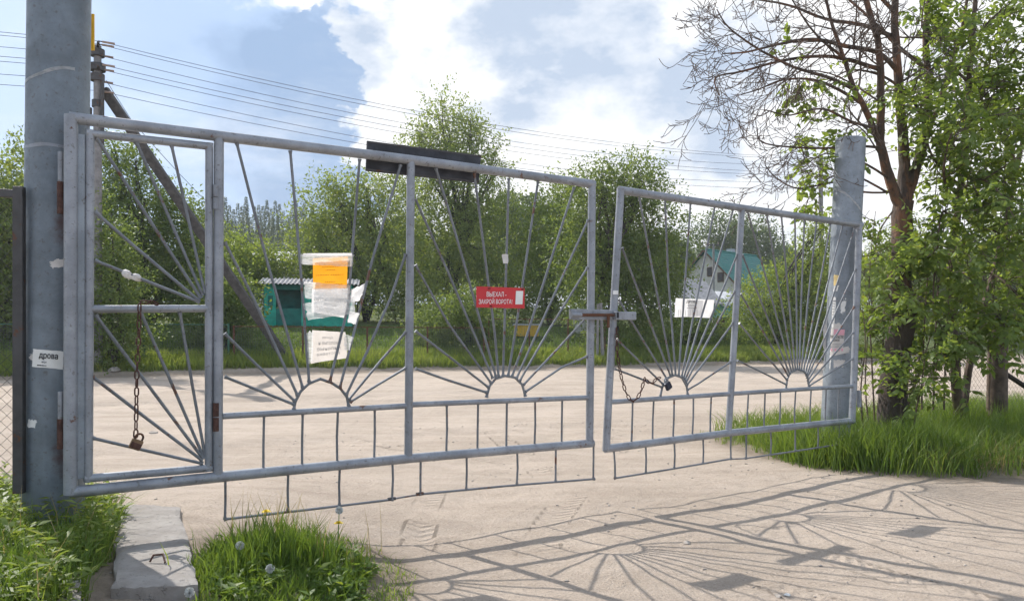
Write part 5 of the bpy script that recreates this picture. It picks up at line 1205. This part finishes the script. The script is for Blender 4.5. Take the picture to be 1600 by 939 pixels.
    for pts, r0 in lg:
        pa, rr = w.limb([T(*q) for q in pts], r0, .004, 5); w.sprout(pa, rr, 6, .40, 1, .3, 1, .35)
    w.m.build('trunk', MAT['orange_bark'], t, smooth=True); w.t.build('twigs', MAT['twig_grey'], t, kind='stuff')
    V, Q = compound_leaves(w.twigs, np.random.default_rng(3), .105, .05); np_obj('crown', V, Q, MAT['leaf_ash'], t)
near_tree()
def leafy_tree():
    b = Vector((P(1500, 0, 10.9).x, 10.9, 0)); b.z = tz(b.x, b.y)
    t = thing('maple_tree', b, 'green leafy tree filling the right edge above the fence post', 'tree'); w = Wood(9)
    def U(px, py, dd=0): return P(px, py, 10.6 + dd)
    pa0, r0_ = w.limb([b - Z3 * .1, U(1492, 560), U(1486, 420, .1), U(1500, 300), U(1510, 180, -.1), U(1520, 60), U(1530, -80)], .075, .025, 9)
    pb0, r1_ = w.limb([b - Z3 * .1, U(1520, 540, .3), U(1560, 400, .4), U(1590, 260, .3), U(1620, 100, .2)], .06, .02, 8)
    limbs = [[(1500, 290), (1460, 250, -.6), (1440, 180, -.9), (1450, 110, -1)], [(1505, 240), (1545, 190, -.5), (1590, 170, -.8), (1640, 190, -1)], [(1512, 160), (1560, 110, -.2), (1600, 60, -.4)], [(1488, 420), (1470, 400, -.7), (1460, 430, -1.0), (1458, 480, -1.2)],
             [(1490, 400), (1530, 360, -.7), (1570, 370, -1.1), (1600, 410, -1.3)], [(1486, 430), (1540, 425, -.5), (1580, 450, -.9), (1610, 495, -1.1)], [(1490, 350), (1475, 330, -.8), (1468, 350, -1.1), (1465, 390, -1.2)], [(1492, 520), (1475, 510, -.8), (1465, 540, -1.1), (1462, 590, -1.2)],
             [(1560, 400, .4), (1600, 350, .2), (1650, 330, 0)], [(1580, 300, .3), (1545, 270, 0), (1530, 250, -.4)], [(1512, 130), (1480, 90, -.4), (1465, 40, -.5)], [(1500, 300), (1530, 280, -.9), (1560, 300, -1.3), (1585, 340, -1.5)], [(1520, 60), (1560, 20, 0), (1600, -10, 0)], [(1500, 470), (1540, 480, -.7), (1570, 505, -1.0)],
             [(1495, 320), (1475, 280, -.9), (1480, 230, -1.2), (1490, 200, -1.3)], [(1590, 260, .3), (1570, 200, 0), (1580, 140, -.2)], [(1550, 440, .3), (1580, 440, .3), (1620, 460, .3)]]
    for l in limbs:
        pa, rr = w.limb([U(*q) for q in l], .022, .005, 6); w.sprout(pa, rr, 15, .60, 1, -.1, 2, .2, (0, 0, .1))
    w.sprout(pa0, r0_, 12, .6, 1, 0, 1, .25); w.sprout(pb0, r1_, 10, .6, 1, 0, 1, .25)
    # slim upright suckers
    for px in (1440, 1458, 1475, 1545): w.limb([U(px, 640, -.4), U(px + 6, 480, -.5), U(px + 22, 300, -.5), U(px + 30, 200, -.6)], .013, .004, 5)
    w.m.build('trunk', MAT['bark'], t, smooth=True); w.t.build('twigs', MAT['twig_grey'], t, kind='stuff')
    V, Q = compound_leaves(w.twigs, np.random.default_rng(4), .105, .048); np_obj('crown', V, Q, MAT['leaf_ash'], t)
leafy_tree()
def sapling():
    d = 10.35; b = Vector((P(1385, 0, d).x, d, 0)); b.z = tz(b.x, b.y)
    t = thing('sapling_thicket', b, 'thicket of leafy saplings round the foot of the orange-barked tree', 'bush'); w = Wood(13)
    def U(px, py, dd=0): return P(px, py, d + dd)
    st = [[(1368, 680), (1362, 560), (1358, 440), (1368, 330)], [(1385, 690), (1378, 600), (1382, 480), (1378, 400)], [(1375, 690, .2), (1392, 580, .3), (1400, 470, .4), (1392, 380, .4)], [(1400, 700), (1425, 610, -.2), (1440, 540, -.3), (1450, 460, -.4)],
          [(1405, 690, .1), (1430, 600, .2), (1455, 520, .2), (1465, 450, .2)], [(1360, 690, .3), (1352, 600, .4), (1356, 500, .5), (1350, 420, .6)], [(1425, 690, -.7), (1432, 640, -.9), (1440, 600, -1.1), (1445, 560, -1.2)], [(1350, 680, -.3), (1345, 610, -.5), (1352, 540, -.6), (1348, 480, -.7)]]
    for l in st:
        pa, rr = w.limb([U(*q) for q in l], .014, .004, 5); w.sprout(pa, rr, 9, .42, 1, 0, 1, .4, (0, 0, .1))
    w.m.build('stem', MAT['bark'], t, smooth=True); w.t.build('twigs', MAT['twig_grey'], t, kind='stuff')
    V, Q = compound_leaves(w.twigs, np.random.default_rng(6), .100, .046); np_obj('foliage', V, Q, MAT['leaf_ash'], t)
sapling()
# wire fence running right from the leaning post
fr2 = thing('chain_link_fence', (4.6, 9.9, 0), 'sagging chain-link fence behind the orange-barked tree', 'fence')
for (a, b) in (((4.2, 9.75), (6.95, 11.15)), ((6.95, 11.15), (11.5, 13.6))):
    V, Q = mesh_wires(a, b, .10, 1.28, .062 * 1.41, .0016); o = np_obj('wire_net', V, Q, MAT['link_wire'], fr2); o['kind'] = 'stuff'
pb = P(1557, 523, 11.0); bz = tz(pb.x, pb.y)
m = MB().tube([Vector((pb.x, pb.y, bz - .1)), Vector((pb.x + .01, pb.y, 1.0)), Vector((pb.x + .02, pb.y, 1.55))], [.14, .13, .125], 12); m.v = [(x + rng.uniform(-.006, .006), y + rng.uniform(-.006, .006), z) for x, y, z in m.v]
m.build('fence_post', MAT['bark'], fr2, smooth=True)
MB().tube([Vector((pb.x + .1, pb.y + .1, .95)), Vector((pb.x + .75, pb.y - .1, .45))], .035, 8).build('stay', MAT['bark_dark'], fr2, smooth=True)

# ------------------------------------------------------------------ grass and weeds
def blades(name, XY, hgt, wid, mat, label, seed, lean=.45, sink=.02, cat='grass'):
    g = np.random.default_rng(seed); n = len(XY); z = terrain(XY[:, 0], XY[:, 1]) - sink
    h = hgt * g.uniform(.45, 1.25, n) if np.isscalar(hgt) else hgt * g.uniform(.6, 1.2, n); a = g.uniform(0, 2 * math.pi, n); ln = lean * g.uniform(.1, 1.3, n) * h
    dx, dy = np.cos(a), np.sin(a); fa = g.uniform(0, 2 * math.pi, n); sx, sy = np.cos(fa) * wid / 2 * g.uniform(.6, 1.3, n), np.sin(fa) * wid / 2
    B = np.stack([XY[:, 0], XY[:, 1], z], 1); V = []
    for t, k in ((0, 1.), (.55, .8), (1., .0)):
        c = B + np.stack([dx * ln * t ** 2, dy * ln * t ** 2, h * (t - .18 * t * t * lean)], 1); o = np.stack([sx * k, sy * k, np.zeros(n)], 1)
        V += [c - o, c + o] if k > 0 else [c]
    V = np.stack(V, 1).reshape(-1, 3); i = np.arange(n)[:, None] * 5
    Q = np.concatenate([i + np.array([[0, 1, 3]]), i + np.array([[0, 3, 2]]), i + np.array([[2, 3, 4]])], 1).reshape(-1, 3)
    return tag(np_obj(name, V, Q, MAT[mat]), label, cat, kind='stuff')
def scatter(poly, n, seed, clump=.5, edge_in=0.):
    g = np.random.default_rng(seed); p = np.array(poly); lo, hi = p.min(0), p.max(0); out = np.zeros((0, 2))
    while len(out) < n:
        q = g.uniform(lo, hi, (n * 3, 2)); d = polydist(q[:, 0], q[:, 1], poly) + .5 * fbm(q[:, 0] * 1.6, q[:, 1] * 1.6, 3, seed)
        k = (d < -edge_in) & (vnoise(q[:, 0] * 5, q[:, 1] * 5, seed + 3) + g.uniform(-.5, .5, len(q)) > clump - .25); out = np.concatenate([out, q[k]])
    return out[:n]
def weeds(name, poly, n, seed, L, mat, label, hmax, per=9):
    """leafy rosettes and stalks"""
    g = np.random.default_rng(seed); XY = scatter(poly, n, seed, .5); z = terrain(XY[:, 0], XY[:, 1]); hh = hmax * g.uniform(.15, 1, n) ** 1.3
    k = np.repeat(np.arange(n), per); t = g.uniform(.05, 1, len(k)); a = g.uniform(0, 2 * math.pi, len(k)); ln = g.normal(size=(n, 2)) * .12
    C = np.stack([XY[k, 0] + ln[k, 0] * t * hh[k] * 2, XY[k, 1] + ln[k, 1] * t * hh[k] * 2, z[k] + t * hh[k]], 1); D = np.stack([np.cos(a), np.sin(a), g.uniform(-.2, .7, len(k))], 1); N_ = unit(g, len(k)) * .5 + np.array([0, 0, 1.])
    V, Q = leaf_quads(C, D, N_, L, L * .34, g=g); return tag(np_obj(name, V, Q, MAT[mat]), label, 'weeds', kind='stuff')
# left corner
blades('grass', scatter(LEFT_WEEDS, 14000, 1, .40), .27, .009, 'grass_fresh', 'long fresh grass in the left corner round the tall post', 2, .7)
weeds('weeds', LEFT_WEEDS, 2300, 3, .07, 'leaf_fresh', 'leafy weeds in the left corner round the tall post', .30, 12)
blades('dry_grass', scatter(LEFT_WEEDS, 500, 40, .5), .36, .007, 'grass_dry', 'few dry stalks among the weeds round the tall post', 41, .8)
# tuft between slab and drive
TU2 = scaled([(-2.02, 5.2), (-1.78, 4.55), (-1.66, 4.15), (-1.12, 4.1), (-.90, 4.7), (-1.05, 5.2), (-1.5, 5.45)])
blades('grass', scatter(TU2, 3800, 5, .55), .12, .008, 'grass_fresh', 'grass tuft between the long slab and the sandy drive', 6, .7)
gg = np.random.default_rng(9); c = KN * np.array([[-1.62, 4.95], [-1.5, 4.8], [-1.42, 5.02], [-1.66, 4.72], [-1.3, 4.9]]); XY = c[gg.integers(0, 5, 1100)] + gg.normal(size=(1100, 2)) * .10
blades('tall_grass', XY, .27, .008, 'grass_fresh', 'taller blades in the middle of the tuft', 7, .45)
weeds('weeds', TU2, 160, 8, .075, 'grass_fresh', 'broad dandelion leaves in the tuft by the slab', .10, 9)
blades('thin_grass', scatter(scaled([(-2.05, 5.5), (-1.70, 4.1), (-.95, 4.05), (-.55, 4.75), (-.62, 5.5), (-1.25, 5.85), (-1.75, 5.9)]), 3600, 10, .6), .075, .007, 'grass_mixed', 'thin short grass creeping over the sand around the tuft', 11, .9)
XY = np.concatenate([KN * np.array([[-1.65, 5.25]]) + gg.normal(size=(60, 2)) * .12, KN * np.array([[-1.2, 5.2]]) + gg.normal(size=(20, 2)) * .15])
blades('dry_grass', XY, .34, .006, 'grass_dry', 'few dry stalks at the back of the tuft', 12, .3)
# right bank
blades('grass', scatter(RIGHT_GRASS, 40000, 13, .36), .40, .011, 'grass_mixed', 'long grass under the near tree on the right', 14, .75)
blades('tall_grass', scatter([(5.6, 8.2), (12, 7.6), (15, 11), (8, 12.5), (5.6, 10.6)], 12000, 15, .4), .52, .010, 'grass_fresh', 'bright tall grass at the right edge below the fence post', 16, .5)
gp = np.random.default_rng(77); XY = np.concatenate([np.array(c_) + gp.normal(size=(420, 2)) * .16 for c_ in ((3.55, 8.45), (3.85, 8.25), (4.15, 8.2), (3.4, 8.75), (4.4, 8.5), (4.7, 8.3), (3.6, 9.1))])
blades('tall_grass', XY, .50, .010, 'grass_fresh', 'tall grass growing up round the foot of the leaning post', 78, .55)
EDGE = [(3.3, 9.4), (3.7, 8.4), (4.4, 7.95), (5.4, 7.8), (5.4, 8.6), (4.6, 8.9), (3.9, 9.6)]
blades('dry_grass', scatter(EDGE, 900, 17, .5), .30, .008, 'grass_dry', 'dry yellowish stalks along the front of the right bank', 18, .9)
blades('thin_grass', scatter([(2.6, 11.2), (3.2, 8.4), (4.2, 7.75), (4.4, 8.2), (3.6, 11.2)], 2600, 19, .6), .12, .007, 'grass_mixed', 'thin grass spreading on the sand below the leaning leaf', 20, .9)
# verge and lawn across the road
g_ = np.random.default_rng(21)
def band(n, x0, x1, e0, e1): x = g_.uniform(x0, x1, n); e = g_.uniform(e0, e1, n); return np.stack([x, 32 + .45 * x + e], 1)
b1 = band(60000, -24, 22, .1, 2.3); b1 = b1[edge(b1[:, 0], b1[:, 1]) + .8 * fbm(b1[:, 0] * .8, b1[:, 1] * .8, 3, 4) > .35]
blades('verge_grass', b1, .42, .030, 'grass_verge', 'tall grass on the verge across the road', 22, .6)
blades('lawn', band(60000, -22, 20, 2.2, 11), .15, .045, 'grass_fresh', 'garden lawn behind the mesh fence', 23, .8)
# dandelions
def dandelion(px, py, z, kind, label):
    z += .14
    d = (CAMH - z) * F / (py - 523) if py > 560 else 5; top = P(px, py, d); gz = tz(top.x, top.y); t = thing('dandelion', (top.x, top.y, gz), label, 'flower', 'dandelions in the tuft')
    MB().tube([Vector((top.x - .02, top.y, gz - .02)), Vector((top.x - .006, top.y, (gz + top.z) / 2)), top], .003, 5).build('stalk', MAT['stem_green'], t)
    m = MB(); n = 14
    if kind == 'flower':
        for k, (rad, up) in enumerate(((.026, .004), (.018, .010), (.010, .014))):
            for i in range(n):
                a = 2 * math.pi * i / n + k * .2; q = 2 * math.pi / n * .45
                m.poly([top + Z3 * .002, top + Vector((math.cos(a - q) * rad, math.sin(a - q) * rad, up)), top + Vector((math.cos(a) * rad * 1.1, math.sin(a) * rad * 1.1, up * 1.2)), top + Vector((math.cos(a + q) * rad, math.sin(a + q) * rad, up))], [(0, 1, 2, 3)])
        m.build('petals', MAT['dandelion'], t)
    else:
        r_ = random.Random(int(px))
        for i in range(90):
            v = Vector((r_.gauss(0, 1), r_.gauss(0, 1), r_.gauss(0, 1))).normalized(); s_ = v.orthogonal().normalized() * .005; w_ = v.cross(s_)
            m.poly([top, top + v * .022 + s_, top + v * .024 + w_, top + v * .022 - s_], [(0, 1, 2, 3)])
        m.build('seed_head', MAT['puff'], t)
dandelion(529, 818, .20, 'flower', 'yellow dandelion flower at the right side of the tuft'); dandelion(416, 800, .26, 'flower', 'yellow dandelion flower half hidden at the back of the tuft')
dandelion(375, 852, .17, 'puff', 'white dandelion seed head in the left of the tuft'); dandelion(296, 925, .10, 'puff', 'white dandelion seed head at the near end of the slab'); dandelion(530, 797, .28, 'puff', 'white dandelion seed head above the yellow flower')
dandelion(422, 888, .10, 'puff', 'white dandelion seed head low in the front of the tuft')
# pebbles and litter on the sand
def pebbles():
    g = np.random.default_rng(31); n = 7000; x = g.uniform(-3, 7, n); y = g.uniform(3.6, 13, n); V = []; Q = []
    k = (vnoise(x * 1.1, y * 1.1, 5) + g.uniform(-.35, .35, n)) > .52; x, y = x[k], y[k]; z = terrain(x, y); s = .003 + .015 * g.uniform(0, 1, len(x)) ** 6
    base = np.array([(1, 0, 0), (.3, .9, 0), (-.8, .6, 0), (-.8, -.6, 0), (.3, -.9, 0), (.1, 0, .7), (0, .1, -.5)]); tri = np.array([(0, 1, 5), (1, 2, 5), (2, 3, 5), (3, 4, 5), (4, 0, 5), (1, 0, 6), (2, 1, 6), (3, 2, 6), (4, 3, 6), (0, 4, 6)])
    for i in range(len(x)):
        a = g.uniform(0, 6.28); c, s_ = math.cos(a), math.sin(a); b = base * g.uniform(.7, 1.3, (7, 1)); v = np.stack([b[:, 0] * c - b[:, 1] * s_, b[:, 0] * s_ + b[:, 1] * c, b[:, 2] * .8], 1) * s[i] + np.array([x[i], y[i], z[i] + s[i] * .15]); V.append(v); Q.append(tri + 7 * i)
    tag(np_obj('pebbles', np.concatenate(V), np.concatenate(Q), MAT['pebble']), 'small pebbles scattered over the sandy drive', 'pebbles', kind='stuff')
pebbles()
def stone(px, py, r, mat, label):
    x, y = G(px, py, 0); z = tz(x, y); g = random.Random(int(px)); m = MB(); n = 8
    rings = [(0.0, -.3), (.75, -.2), (1.0, .1), (.8, .4), (.35, .58), (0.02, .6)]
    m.tube([Vector((x, y, z + h * r)) for _, h in rings], [max(.002, q * r) for q, _ in rings], n); m.v = [(a + g.gauss(0, r * .12), b + g.gauss(0, r * .12), c + g.gauss(0, r * .06)) for a, b, c in m.v]
    tag(m.build('stone', MAT[mat], None, origin=(x, y, z), smooth=True), label, 'stone', 'loose stones')
stone(1073, 851, .030, 'pebble', 'pale stone in the shadow fan on the drive'); stone(240, 676, .06, 'pebble', 'flat grey stone on the sand behind the wicket padlock'); stone(178, 589, .22, 'pebble', 'pale stone at the road edge behind the wicket')
stone(1215, 928, .022, 'pebble', 'small stone at the bottom right of the drive'); stone(1230, 926, .018, 'white_paper', 'tiny pale stone at the bottom right of the drive')

# ------------------------------------------------------------------ thin summer haze
def haze():
    m = bpy.data.materials.new('haze'); m.use_nodes = True; nt = m.node_tree; nt.nodes.clear(); o = nt.nodes.new('ShaderNodeOutputMaterial'); v = nt.nodes.new('ShaderNodeVolumePrincipled')
    v.inputs['Color'].default_value = (.93, .96, 1, 1); v.inputs['Density'].default_value = .0006; v.inputs['Anisotropy'].default_value = 0; nt.links.new(v.outputs[0], o.inputs['Volume'])
    b = MB().box((0, 670, 27), (1900, 1520, 58)).build('haze', m); tag(b, 'thin pale summer haze over the gardens', 'haze', kind='stuff')
    S.cycles.volume_bounces = 0
haze()
